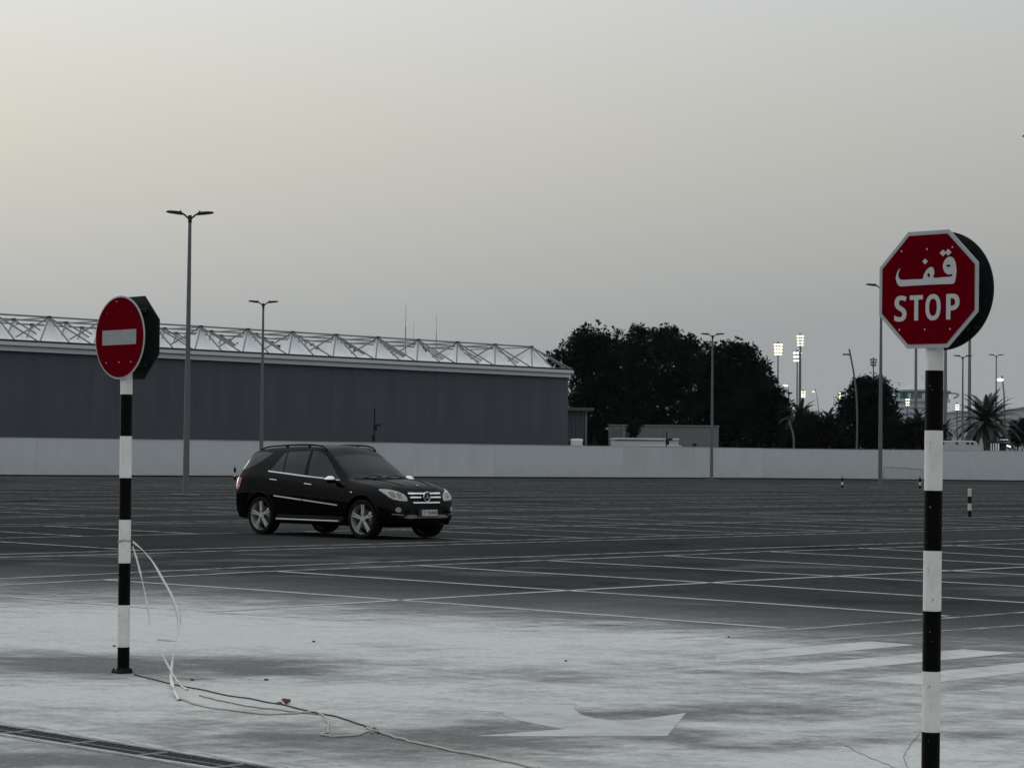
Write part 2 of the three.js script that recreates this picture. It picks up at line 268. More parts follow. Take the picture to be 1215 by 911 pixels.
// ---------- hall with the tent roof ----------
const B = (() => {
  const corner = at(673, 528, 196).setY(0), bay = 4.55, H = 8.62, FA = 0.62;
  const g = thing('exhibition_hall', 'long dark grey hall with a roof of white tent cones under a steel frame', 'building', corner, 0);
  // local axes: +x runs away from the corner along the front (towards the camera's left), -z runs to the back
  const ang = 44.4 * Math.PI / 180, fx = V(-Math.sin(ang), 0, Math.cos(ang)), bz = V(-Math.cos(ang), 0, -Math.sin(ang));
  const X = new THREE.Matrix4().makeBasis(fx, V(0, 1, 0), bz.clone()); g.quaternion.setFromRotationMatrix(new THREE.Matrix4().makeBasis(fx, V(0, 1, 0), fx.clone().cross(V(0, 1, 0))));
  const back = fx.clone().cross(V(0, 1, 0)).dot(bz) > 0 ? 1 : -1;      // sign of the local z that runs to the back
  const NC = 14, NR = 5;
  const wallMats = [0, 1, 2].map((k) => mat([0.080 + 0.0008 * k, 0.089 + 0.0008 * k, 0.106 + 0.0008 * k], 0.8, 0, { map: dataTex(64, 256, (i, j) => 255 * clamp(0.93 + 0.12 * (fbm(i * 0.05 + k * 3, j * 0.006, 3) - 0.5)), true) }));
  const whiteTrim = mat([0.50, 0.515, 0.52], 0.6), fabric = phys([0.66, 0.68, 0.685], 0.85, 0, { side: THREE.DoubleSide, specularIntensity: 0.2, transmission: 0.0 }), steel = mat([0.20, 0.205, 0.21], 0.55, 0.2), nodeMat = mat([0.03, 0.032, 0.035], 0.6, 0.2);
  // front wall panels, end wall panels
  const pg = box(bay / 2 - 0.006, H, 0.08, 0, H / 2, 0);
  for (let k = 0; k < NC * 2; k++) part('wall_panel', pg, wallMats[k % 5 % 3], g).position.set((k + 0.5) * bay / 2, 0, -back * 0.0);
  const eg = box(0.08, H, bay / 2 - 0.02, 0, H / 2, 0);
  for (let k = 0; k < NR * 2; k++) part('wall_panel', eg, wallMats[(k + 1) % 3], g).position.set(0.04, 0, back * ((k + 0.5) * bay / 2 + 0.06));
  part('roof_deck', box(NC * bay, 0.1, NR * bay, NC * bay / 2, H - 0.3, back * (NR * bay / 2 + 0.1)), mat([0.2, 0.2, 0.21], 0.9), g);
  // gutter: two white bands with a dark reveal, on the front and on the end
  part('fascia', box(NC * bay + 0.08, 0.34, 0.40, NC * bay / 2 - 0.04, H + 0.13, -back * 0.12), whiteTrim, g);
  part('gutter', box(NC * bay + 0.2, 0.26, 0.62, NC * bay / 2 - 0.1, H + 0.47, -back * 0.22), whiteTrim, g);
  part('fascia', box(0.16, 0.34, NR * bay, -0.01, H + 0.13, back * (NR * bay / 2 + 0.11)), whiteTrim, g);
  part('gutter', box(0.3, 0.26, NR * bay, -0.06, H + 0.47, back * (NR * bay / 2 + 0.12)), whiteTrim, g);
  rod('eave_tube', V(-0.15, H + 0.68, -back * 0.4), V(NC * bay, H + 0.68, -back * 0.4), 0.075, nodeMat, g);
  // one concave four-sided membrane cone, shared by all bays
  const cone = (() => {
    const n = 12, m = 24, pos = [], idx = [], y0 = H + 0.58, rise = 2.0;
    for (let i = 0; i <= n; i++) for (let j = 0; j <= m; j++) {
      const t = i / n, a = j / m * 4, s = Math.floor(a) % 4, f = a - Math.floor(a), q = [[-1, -1], [1, -1], [1, 1], [-1, 1], [-1, -1]];
      const bx = lerp(q[s][0], q[s + 1][0], f), bzz = lerp(q[s][1], q[s + 1][1], f), rr2 = 1 - t, k = Math.hypot(bx, bzz), round = lerp(1, 1 / k, smooth(0, 0.7, t));
      const edgeSag = 0.22 * (1 - Math.abs(2 * f - 1) ** 2);
      pos.push(bx * round * bay / 2 * Math.max(rr2, 0.045), y0 + rise * (0.42 * t + 0.58 * t * t * t) + 0.0 * edgeSag, bzz * round * bay / 2 * Math.max(rr2, 0.045));
    }
    for (let i = 0; i < n; i++) for (let j = 0; j < m; j++) { const a = i * (m + 1) + j, b = a + m + 1; idx.push(a, b, a + 1, a + 1, b, b + 1); }
    const ge = new THREE.BufferGeometry(); ge.setAttribute('position', new THREE.Float32BufferAttribute(pos, 3)); ge.setIndex(idx); ge.computeVertexNormals(); return ge;
  })();
  const top = H + 2.62, low = H + 0.70;
  for (let r = 0; r < NR; r++) for (let c = 0; c < NC; c++) {
    const x = (c + 0.5) * bay, z = back * (r + 0.5) * bay, P = V(x, top, z), h2 = bay / 2;
    part('tent_cone', cone, fabric, g).position.set(x, 0, z);
    part('mast_head', cyl(0.13, 0.2, 0.22, 8, x, top - 0.12, z), nodeMat, g);
    if (r < 3) {
      for (const [dx, dz] of r === 0 ? [[-1, -1], [1, -1], [-1, 1], [1, 1]] : [[-1, -1], [1, -1]]) rod('truss_tube', P, V(x + dx * h2 * 0.98, low, z + dz * h2 * 0.98), 0.062, steel, g);
      if (r === 0) rod('truss_strut', P, V(x, low, -back * 0.38), 0.062, steel, g);
      if (c) rod('truss_chord', V(x - bay, top + 0.02, z), V(x, top + 0.02, z), 0.07, steel, g);
      if (r) rod('truss_chord', V(x, top - 0.03, z - back * bay), V(x, top - 0.03, z), 0.05, steel, g);
    }
  }
  // gable end: steel down to the corner
  rod('truss_tube', V(bay / 2, top, back * bay / 2), V(-0.1, low + 0.02, -back * 0.3), 0.06, steel, g);
  return { g, H, bay };
})();
// thin whip aerials on the roof behind
for (const [x, y0, y1, d, r] of [[481, 402, 362, 206, 0.055], [490.5, 402, 381, 212, 0.035], [517.5, 406, 374, 206, 0.045]]) {
  const b = at(x, y0, d), t = at(x, y1, d); b.y = 8.4; const o = thing('whip_aerial', { 481: 'thickest of the three whip aerials on the hall roof', 490.5: 'short thin whip aerial between two taller ones on the hall roof', 517.5: 'slim whip aerial standing apart on the hall roof' }[x], 'aerial', b, 0, 'aerials on the hall roof');
  const h = t.y - 8.4; part('mast', cyl(r, r * 0.8, h * 0.72, 8), mat([0.16, 0.165, 0.17], 0.6, 0.2), o); part('tip', cyl(r * 0.5, r * 0.25, h * 0.30, 6, 0, h * 0.72), mat([0.2, 0.2, 0.21], 0.6), o);
}
// camera poles standing behind the hoarding
function cameraPole(label, px, py0, py1, d, by) {
  const b = at(px, py0, d); b.y = 0; const h = at(px, py1, d).y, g = thing('camera_pole', label, 'camera pole', b, 0, 'camera poles behind the hoarding'), m = mat([0.012, 0.013, 0.015], 0.7);
  part('pole', cyl(0.07, 0.05, h, 10), m, g); const y = at(px, by, d).y;
  part('junction_box', rbox(0.3, 0.42, 0.22, 0.03, 0.06, y - 0.1, 0.1), m, g); part('camera', rbox(0.55, 0.16, 0.18, 0.04, 0.22, y + 0.12, 0.06), m, g); part('lower_box', rbox(0.26, 0.5, 0.2, 0.03, -0.06, y - 0.9, 0.1), m, g);
}
cameraPole('thin black camera pole against the dark hall wall', 444, 525, 484, 176, 506);
cameraPole('thin black camera pole beside the white cabin roofs', 791, 530, 512, 186, 523);

// ---------- small buildings behind the hoarding ----------
{
  const d = 203, a = at(672, 530, d), b = at(694, 530, d), h = at(680, 487, d).y, g = thing('annex', 'narrow grey annex with flat overhanging roof against the hall end', 'building', V(a.x, 0, -d));
  const w = b.x - a.x, m = mat([0.075, 0.08, 0.088], 0.8); for (let k = 0; k < 4; k++) part('wall_panel', box(w / 4 - 0.03, h, 3.5, (k + 0.5) * w / 4, h / 2, -1.8), m, g);
  part('corner_post', box(0.16, h, 0.16, w + 0.1, h / 2, 0), mat([0.16, 0.165, 0.17], 0.7), g); part('flat_roof', box(w + 1.0, 0.26, 4.4, w / 2 + 0.3, h + 0.13, -1.8), mat([0.09, 0.095, 0.10], 0.7), g);
  const t = thing('water_tank', 'rounded white tank at the foot of the grey annex', 'tank', at(684, 530, 194).setY(0)); const th = at(684, 520.5, 194).y;
  part('tank_body', rbox(1.15, th, 1.2, 0.22, 0, th / 2, 0, 4), mat([0.62, 0.63, 0.64], 0.6), t); for (const s of [-1, 1]) part('bracket', rbox(0.16, 0.36, 0.2, 0.03, s * 0.62, th - 0.35, 0.5), railMat, t);
}
{
  const d = 206, g = thing('utility_block', 'flat grey utility block in front of the large trees', 'building', V(at(722, 530, d).x, 0, -d)); const w = at(853, 530, d).x - at(722, 530, d).x, h = at(790, 505.5, d).y;
  const m1 = mat([0.18, 0.185, 0.185], 0.85), m2 = mat([0.155, 0.16, 0.162], 0.85), m3 = mat([0.06, 0.062, 0.065], 0.8);
  const xs = [0, 0.115, 0.155, 0.195, 0.5, 1]; xs.slice(0, -1).forEach((x, k) => part('wall_panel', box((xs[k + 1] - x) * w - 0.03, h, 0.2, (x + xs[k + 1]) / 2 * w, h / 2, (k % 2) * 0.02), k === 2 ? m3 : k < 3 ? m1 : m2, g));
  for (let k = 0; k < 6; k++) part('rib', box(0.06, h - 0.3, 0.08, 0.35 + k * 0.16 * 1.1, h / 2 - 0.1, 0.14), m2, g);
  part('coping', box(w + 0.12, 0.1, 0.4, w / 2, h + 0.05, 0), mat([0.19, 0.195, 0.2], 0.8), g); part('side_wall', box(0.2, h, 6, w - 0.1, h / 2, -3.1), m2, g); part('roof_slab', box(w, 0.2, 6, w / 2, h - 0.25, -3.1), m2, g);
  part('vent', rbox(0.3, 0.22, 0.12, 0.02, w * 0.78, at(835, 527.5, d).y, 0.16), railMat, g);
}
function cabin(label, px0, px1, py, d, dep, v) {
  const a = at(px0, 530, d), w = at(px1, 530, d).x - a.x, h = at(px0, py, d).y, g = thing('site_cabin', label, 'cabin', V(a.x, 0, -d), 0.02, 'white cabins behind the hoarding'), m = mat([v, v * 1.01, v * 1.02], 0.6);
  part('wall', box(w - 0.1, h - 0.16, dep, w / 2, (h - 0.16) / 2, -dep / 2), m, g); part('roof', rbox(w, 0.15, dep + 0.3, 0.04, w / 2, h - 0.075, -dep / 2), mat([v * 1.05, v * 1.06, v * 1.07], 0.55), g); part('roof_trim', box(w * 0.7, 0.05, 0.02, w * 0.42, h - 0.2, 0.03), railMat, g);
}
cabin('long white cabin roof stepped above the hoarding', 727, 806, 519.5, 196, 4, 0.5);
cabin('lower white cabin roof standing in front of the long one', 762, 809, 528, 192, 2.4, 0.44);

// ---------- far buildings ----------
{ // hotel tower with a tent roof and a green glass storey
  const d = 620, c = at(1094, 548, d), g = thing('tower_building', 'distant pale tower with a green glass storey under a pointed tent roof', 'building', V(c.x, 0, -d)), s = d / FOCAL;
  const Y = (py) => at(1094, py, d).y, pale = mat([0.40, 0.43, 0.45], 0.8), pale2 = mat([0.34, 0.37, 0.385], 0.8), tent = mat([0.44, 0.465, 0.46], 0.8), green = mat([0.10, 0.20, 0.165], 0.25), gl = mat([0.36, 0.48, 0.45], 0.2), ink = mat([0.04, 0.06, 0.06], 0.4);
  part('shaft', cyl(31 * s, 29 * s, Y(477), 32), pale, g);
  part('slab', cyl(33 * s, 33 * s, 3 * s, 32, 0, Y(477)), pale2, g);
  part('glass_storey', cyl(30 * s, 31 * s, Y(464.5) - Y(476), 32, 0, Y(474.5)), green, g);
  for (let k = 0; k < 10; k++) { const a = -1.2 + k * 0.27; part('window_pane', box(3.6 * s, 7 * s, 0.2 * s, 0, 0, 0), [gl, ink, gl, green][k % 4], g).position.set(Math.sin(a) * 31 * s, Y(470.5), Math.cos(a) * 31 * s); g.children[g.children.length - 1].rotation.y = a; }
  part('roof_rim', cyl(34 * s, 34 * s, 1.4 * s, 32, 0, Y(465)), pale2, g);
  const pr = []; for (let i = 0; i <= 14; i++) { const t = i / 14; pr.push(new THREE.Vector2(34 * s * Math.pow(1 - t, 1.6) + 0.1, lerp(Y(464.5), Y(445), t))); } part('tent_roof', new THREE.LatheGeometry(pr, 8), tent, g);
  part('canopy_arm', tube([V(30 * s, Y(466), 0), V(38 * s, Y(466), 0), V(44 * s, Y(468), 0), V(38 * s, Y(472), 0)], 0.3, 20, 6), pale2, g);
  for (const y of [484, 491, 498]) part('floor_band', cyl(31.4 * s, 31.3 * s, 0.5 * s, 32, 0, Y(y)), pale2, g);
}
{ // long pale hall roof on the right
  const d = 540, g = thing('far_hall', 'long pale hall with a shallow curved roof behind the date palm', 'building', V(at(1120, 548, d).x, 0, -d)), s = d / FOCAL, Y = (py) => at(1170, py, d).y, pale = mat([0.36, 0.38, 0.395], 0.8);
  const sh = new THREE.Shape(); sh.moveTo(-10 * s, 0); sh.lineTo(-10 * s, Y(491)); sh.quadraticCurveTo(20 * s, Y(487), 45 * s, Y(489)); sh.quadraticCurveTo(75 * s, Y(485), 125 * s, Y(478)); sh.lineTo(160 * s, Y(478)); sh.lineTo(160 * s, 0); sh.closePath();
  part('body', new THREE.ExtrudeGeometry(sh, { depth: 40, bevelEnabled: false }).translate(0, 0, -40), pale, g); part('roof_edge', new THREE.TubeGeometry(new THREE.CatmullRomCurve3([V(-10 * s, Y(491), 0.4), V(20 * s, Y(488.5), 0.4), V(45 * s, Y(489), 0.4), V(75 * s, Y(485.6), 0.4), V(125 * s, Y(478), 0.4), V(160 * s, Y(478), 0.4)]), 40, 0.25, 6), mat([0.45, 0.47, 0.48], 0.7), g);
}

// ---------- trees and palms behind the hoarding ----------
const leafMats = [[0.052, 0.118, 0.090], [0.058, 0.118, 0.090], [0.074, 0.118, 0.090]].map((c) => phys(c, 1, 0, { side: THREE.DoubleSide, specularIntensity: 0.15, transmission: 0.35, thickness: 0 })), barkMat = mat([0.02, 0.018, 0.016], 0.95);
function leafCloud(blobs, nClumps, perClump, leaf, clumpR) {   // blobs: [x, y, z, rx, ry, rz]; leaves gathered in clumps through the volume
  const pos = [], nor = [], tot = blobs.reduce((s, b) => s + b[3] * b[4] + b[5] * b[4], 0), d = V(0, 0, 0), q = new THREE.Quaternion(), a = V(0, 0, 0), n = V(0, 0, 0);
  for (const b of blobs) {
    const k = Math.round(nClumps * (b[3] * b[4] + b[5] * b[4]) / tot);
    for (let i = 0; i < k; i++) {
      d.set(rr(-1, 1), rr(-1, 1), rr(-1, 1)); if (d.lengthSq() > 1) { i--; continue; } const l = Math.max(0.001, d.length()), ru = Math.pow(rnd(), 0.42); d.multiplyScalar(ru / l * (0.86 + 0.26 * rnd()));
      const cx = b[0] + d.x * b[3], cy = b[1] + d.y * b[4], cz = b[2] + d.z * b[5], cr = clumpR * rr(0.55, 1.25);
      for (let j = 0; j < perClump; j++) {
        a.set(rr(-1, 1), rr(-1, 1), rr(-1, 1)); const al = a.length(); a.multiplyScalar(cr * Math.pow(rnd(), 0.6) / Math.max(al, 0.01)); a.y *= 0.75; a.add(V(cx, cy, cz)); if (a.y < 0.2) a.y = 0.2 + rnd() * 0.4;
        q.setFromEuler(new THREE.Euler(rr(-0.9, 0.9), rr(0, 6.283), rr(-0.9, 0.9))); const L = leaf * rr(0.6, 1.3), W = L * rr(0.35, 0.55);
        const p = [V(-L / 2, 0, 0), V(0, 0.08 * L, -W / 2), V(L / 2, 0, 0), V(0, 0.08 * L, W / 2)].map((v) => v.applyQuaternion(q).add(a)); n.set(0, 1, 0).applyQuaternion(q);
        for (const t of [0, 1, 2, 0, 2, 3]) { pos.push(p[t].x, p[t].y, p[t].z); nor.push(n.x, n.y, n.z); }
      }
    }
  }
  const g = new THREE.BufferGeometry(); g.setAttribute('position', new THREE.Float32BufferAttribute(pos, 3)); g.setAttribute('normal', new THREE.Float32BufferAttribute(nor, 3)); return g;
}
function tree(name, label, category, px, d, blobsPx, clumps, per, leaf, clumpR, m, group, depthR = 1) {   // blobsPx: [px, py, rx, ry] measured on the photograph, turned into metres
  const s = d / FOCAL, base = at(px, 545, d); base.y = 0; const g = thing(name, label, category, base, 0, group);
  const blobs = blobsPx.map(([x, y, rx, ry], k) => { const c = at(x, y, d); return [c.x - base.x, c.y, rr(-1.5, 1.5) * depthR, rx * s, ry * s, Math.min(rx, ry) * s * 1.0 * depthR]; });
  const spr = []; for (const b of blobs) { const k = Math.round(5 * (b[3] + b[4]) / 3); for (let i = 0; i < k; i++) { const a = rr(0.1, Math.PI - 0.1), z = rr(-0.7, 0.7); const h = rr(0.35, 0.95) * leaf / 0.42; spr.push([b[0] + Math.cos(a) * b[3] * 0.98, b[1] + Math.sin(a) * b[4] * rr(0.92, 1.04), b[2] + z * b[5], h * rr(0.4, 0.7), h, h * 0.5]); } }
  const topY = Math.max(...blobs.map((b) => b[1])), tr = 0.028 * topY;
  const trunk = part('trunk', new THREE.CylinderGeometry(tr * 0.6, tr * 1.25, topY * 0.55, 10).translate(0, topY * 0.275, 0), barkMat, g);
  for (const b of blobs.slice(0, 6)) { const e = V(b[0], b[1], b[2]), st = V(0, topY * rr(0.3, 0.5), 0); part('limb', tube([st, st.clone().lerp(e, 0.5).add(V(0, 0.4, 0)), e], tr * 0.32, 8, 6), barkMat, g); }
  const c = part('crown', mergeGeometries([leafCloud(blobs, clumps, per, leaf, clumpR), leafCloud(spr, spr.length * 2, 14, leaf * 0.85, 0.30 * leaf / 0.42)]), leafMats[m], g); return g;
}
const TG = 'large dark trees behind the hoarding';
tree('shade_tree', 'large dark tree closest to the hall end with an uneven crown', 'tree', 706, 242, [[700, 420, 30, 26], [712, 406, 24, 19], [684, 428, 26, 22], [668, 432, 16, 10], [700, 460, 34, 34], [722, 430, 22, 28], [694, 403, 12, 12], [716, 490, 30, 40], [690, 480, 22, 30], [728, 470, 18, 40], [684, 512, 26, 18], [660, 424, 12, 7], [690, 408, 16, 12]], 720, 34, 0.42, 1.1, 0, TG);
tree('shade_tree', 'tallest dark tree behind the utility block', 'tree', 786, 248, [[768, 413, 34, 24], [798, 409, 24, 20], [785, 440, 44, 40], [750, 440, 22, 36], [820, 432, 24, 26], [775, 480, 46, 40], [820, 470, 30, 40], [788, 398, 16, 10], [741, 420, 18, 18], [760, 396, 12, 9], [816, 414, 12, 12], [745, 480, 24, 44]], 1000, 36, 0.42, 1.1, 0, TG);
tree('shade_tree', 'dark tree with ragged spires beside the lamp post', 'tree', 872, 238, [[860, 430, 18, 22], [876, 424, 18, 18], [870, 450, 36, 34], [896, 444, 20, 22], [860, 490, 40, 40], [893, 470, 26, 40], [870, 414, 10, 8], [884, 417, 9, 9], [852, 420, 7, 9], [905, 460, 16, 18], [838, 460, 22, 52]], 760, 36, 0.42, 1.05, 0, TG);
tree('shade_tree', 'dark tree stepping down towards the floodlights', 'tree', 918, 232, [[912, 478, 22, 22], [925, 492, 16, 22], [900, 490, 24, 40], [918, 512, 24, 20], [926, 475, 8, 6], [906, 462, 14, 12]], 380, 34, 0.40, 1.0, 0, TG);
tree('shade_tree', 'round dark tree behind the bowed street lamp', 'tree', 1031, 236, [[1030, 470, 26, 20], [1014, 484, 20, 22], [1046, 484, 20, 24], [1030, 500, 34, 26], [1020, 458, 10, 9], [1040, 456, 12, 9], [1056, 496, 12, 20], [1004, 490, 10, 16], [1030, 518, 36, 14], [1052, 470, 10, 14]], 560, 36, 0.38, 0.95, 0, TG);
tree('hedge', 'dark undergrowth filling the foot of the big trees', 'hedge', 800, 262, [[700, 515, 40, 22], [760, 512, 50, 24], [830, 510, 50, 26], [890, 512, 40, 24], [925, 518, 20, 18], [820, 527, 60, 9], [885, 527, 45, 9], [720, 527, 50, 9]], 680, 34, 0.5, 1.2, 0, 'shrubs behind the hoarding');
tree('hedge', 'dark undergrowth below the round tree and the shrub banks', 'hedge', 1020, 252, [[950, 522, 30, 14], [1000, 522, 36, 14], [1050, 522, 36, 14], [1090, 524, 26, 12], [1000, 529, 80, 7]], 380, 34, 0.46, 1.0, 0, 'shrubs behind the hoarding');
tree('tall_shrub', 'low leafy shrub in front of the utility block wall', 'shrub', 753, 203.5, [[752, 512, 6, 9], [754, 505, 8, 3.5]], 26, 26, 0.30, 0.45, 1, 'shrubs behind the hoarding');
tree('tall_shrub', 'wide dull shrub bank between the big trees and the round tree', 'shrub', 965, 222, [[950, 512, 20, 22], [972, 508, 20, 18], [988, 516, 18, 16], [940, 520, 12, 12], [962, 500, 12, 10], [985, 502, 8, 8]], 300, 30, 0.36, 0.85, 2, 'shrubs behind the hoarding');
tree('tall_shrub', 'dull shrub bank between the round tree and the stop sign post', 'shrub', 1080, 222, [[1070, 516, 16, 14], [1088, 512, 14, 18], [1064, 508, 8, 10], [1098, 520, 14, 12]], 180, 30, 0.36, 0.8, 2, 'shrubs behind the hoarding');
tree('tall_shrub', 'shrub behind the date palm where the hoarding runs on', 'shrub', 1207, 226, [[1206, 516, 12, 14], [1216, 510, 12, 16], [1196, 524, 8, 8], [1232, 512, 18, 18]], 150, 30, 0.36, 0.75, 1, 'shrubs behind the hoarding');

// palms: arching fronds with two rows of leaflets
const palmMat = phys([0.055, 0.068, 0.060], 0.8, 0, { side: THREE.DoubleSide, specularIntensity: 0.25 }), palmTrunk = mat([0.03, 0.026, 0.022], 0.95);
function frondGeo(az, el, len, droop) {
  const pos = [], nor = [], n = 22, pts = []; let p = V(0, 0, 0), a = el; const ca = Math.cos(az), sa = Math.sin(az);
  for (let i = 0; i <= n; i++) { pts.push(p.clone()); const st = len / n; p = p.clone().add(V(Math.cos(a) * ca * st, Math.sin(a) * st, Math.cos(a) * sa * st)); a -= droop / n * (0.4 + 1.2 * i / n); }
  const side = V(-sa, 0, ca), tri = (A, B2, D) => { const nn = B2.clone().sub(A).cross(D.clone().sub(A)).normalize(); for (const v of [A, B2, D]) { pos.push(v.x, v.y, v.z); nor.push(nn.x, nn.y, nn.z); } };
  for (let i = 1; i <= n; i++) {
    const A = pts[i - 1], B2 = pts[i], dir = B2.clone().sub(A).normalize(), up = side.clone().cross(dir).normalize(), w = 0.022 * (1 - 0.7 * i / n);
    tri(A.clone().addScaledVector(side, w), A.clone().addScaledVector(side, -w), B2); 
    if (i > 2) for (const s of [-1, 1]) for (let h = 0; h < 3; h++) { const t = i / n, q = A.clone().lerp(B2, h * 0.333), L = 0.19 * len * Math.sin(Math.PI * Math.min(1, 0.18 + 0.80 * t)) * rr(0.85, 1.15), tip = q.clone().addScaledVector(side, s * L * 0.62).addScaledVector(dir, L * 0.70).addScaledVector(up, (up.y > 0 ? 1 : -1) * L * 0.22).add(V(0, -L * rr(0.05, 0.3), 0)); tri(q.clone().addScaledVector(dir, -0.07), q.clone().addScaledVector(dir, 0.08), tip); }
  }
  const g = new THREE.BufferGeometry(); g.setAttribute('position', new THREE.Float32BufferAttribute(pos, 3)); g.setAttribute('normal', new THREE.Float32BufferAttribute(nor, 3)); return g;
}
function palm(label, px, pyTop, rPx, d, n, thick = 0.26, m = palmMat) {
  const base = at(px, 540, d); base.y = 0; const top = at(px, pyTop, d).y, len = rPx * d / FOCAL * 1.16, g = thing('date_palm', label, 'palm', base, rr(0, 6), 'palms behind the hoarding');
  const pr = []; for (let i = 0; i <= 26; i++) pr.push(new THREE.Vector2(thick * (1.15 - 0.3 * i / 26) + (i % 2 ? 0.03 : 0), top * i / 26)); part('trunk', new THREE.LatheGeometry(pr, 12), palmTrunk, g);
  part('crown_heart', new THREE.SphereGeometry(thick * 1.5, 12, 8).scale(1, 1.2, 1).translate(0, top, 0), palmTrunk, g);
  for (let i = 0; i < n; i++) { const t = (i + 0.5) / n, el = lerp(1.38, -0.6, Math.pow(t, 0.8)), f = part('frond', frondGeo(i * 2.39996 + rr(-0.15, 0.15), el, len * rr(0.88, 1.08) * (el < -0.2 ? 0.85 : 1), rr(0.9, 1.5) * (el > 1 ? 0.75 : 1.0)), m, g); f.position.set(0, top, 0); }
}
palm('full date palm with a wide round crown above the hoarding', 1170.5, 503, 43, 214, 72, 0.24);
palm('palm crown showing between the big trees and the floodlight pair', 949, 494, 26, 226, 34);
palm('small palm crown low behind the shrub bank', 984, 497, 17, 232, 26, 0.2);
palm('palm crown half behind the stop sign post', 1090, 497, 18, 228, 28, 0.2);
palm('palm beside the stop sign post over the pale hall', 1122, 512, 16, 224, 24, 0.2);

// ---------- car park lamp posts ----------
const poleGrey = mat([0.13, 0.14, 0.148], 0.5, 0.35), poleDark = mat([0.028, 0.03, 0.032], 0.5, 0.3), padMat = mat([0.12, 0.12, 0.118], 0.95);
function lampPost(label, base, top, turn = 0, pad = true) {
  const h = top, g = thing('lamp_post', label, 'lamp post', base, turn, 'lamp posts of the car park');
  part('pole', new THREE.CylinderGeometry(0.062, 0.13, h - 0.2, 14).translate(0, (h - 0.2) / 2, 0), poleGrey, g);
  part('access_door', box(0.09, 0.42, 0.02, 0, 0.85, 0.115), poleGrey, g);
  part('collar', cyl(0.075, 0.075, 0.28, 12, 0, h - 0.42), poleDark, g);
  if (pad) { part('base_plate', box(0.42, 0.03, 0.42, 0, 0.05, 0), poleGrey, g); part('concrete_pad', rbox(1.0, 0.05, 1.0, 0.015, 0, 0.02, 0), padMat, g); }
  for (const s of [-1, 1]) {
    part('arm', tube([V(0, h - 0.28, 0), V(s * 0.10, h - 0.22, 0), V(s * 0.24, h - 0.10, 0), V(s * 0.36, h - 0.06, 0)], 0.035, 12, 8), poleDark, g);
    const sh = new THREE.Shape(); sh.moveTo(0, -0.03); sh.lineTo(0.03, 0.05); sh.quadraticCurveTo(0.3, 0.085, 0.58, 0.045); sh.lineTo(0.62, 0.01); sh.quadraticCurveTo(0.3, -0.035, 0, -0.03);
    const hd = part('lamp_head', new THREE.ExtrudeGeometry(sh, { depth: 0.2, bevelEnabled: true, bevelSize: 0.012, bevelThickness: 0.03, bevelSegments: 2 }).translate(0, 0, -0.1), poleDark, g);
    hd.position.set(s * 0.27, h - 0.085, 0); hd.rotation.set(0, s < 0 ? Math.PI : 0, 0); hd.rotateZ(0.075);
    part('sensor', cyl(0.035, 0.03, 0.07, 10, s * 0.36, h - 0.03, 0), poleDark, g);
    part('lens', box(0.4, 0.012, 0.16, 0, 0, 0), mat([0.3, 0.31, 0.31], 0.3), g).position.set(s * 0.6, h - 0.085, 0); g.children[g.children.length - 1].rotation.z = s * 0.075;
  }
  return g;
}
const lp = (label, px, pyBase, pyTop, depth, turn) => { const b = at(px, pyBase, depth); b.y = 0; return lampPost(label, b, at(px, pyTop, depth).y, turn); };
lp('tall lamp post standing between the no entry sign and the black car', 220, 587, 251, 84.5, 0.12);
lp('lamp post rising behind the rear of the black car', 309.2, 570, 357, 133, 0.1);
lp('lamp post in front of the big trees and the utility block', 844.5, 569, 395.5, 168, -0.06);
lp('lamp post beside the leaning steel barrier, half behind the stop sign', 1044.8, 578, 337, 129, 0.0);
lp('lamp post standing outside the view beyond the stop sign', 1251, 620, 160.5, 62, 0.05);
lp('slim lamp post rising behind the hoarding beside the date palm', 1142.5, 548, 421.5, 208, 0.0);
lp('slim lamp post far behind the date palm crown', 1182.3, 548, 420.5, 262, 0.0);

// ---------- plain tall masts far behind ----------
function mast(label, px, pyTop, pyB, d, r) { const b = at(px, pyB, d); b.y = 0; const h = at(px, pyTop, d).y, g = thing('tall_mast', label, 'mast', b, 0, 'plain masts far behind the hoarding'); part('shaft', cyl(r, r * 0.62, h, 10), mat([0.14, 0.15, 0.158], 0.6, 0.2), g); part('cap', cyl(r * 0.9, r * 0.5, 0.3, 8, 0, h), poleDark, g); }
mast('plain grey mast rising in front of the green glass storey', 1086.8, 412, 530, 330, 0.30); mast('plain grey mast close behind the stop sign post', 1122, 405, 530, 330, 0.33); mast('plain grey mast rising over the date palm', 1150.6, 403, 530, 345, 0.34);

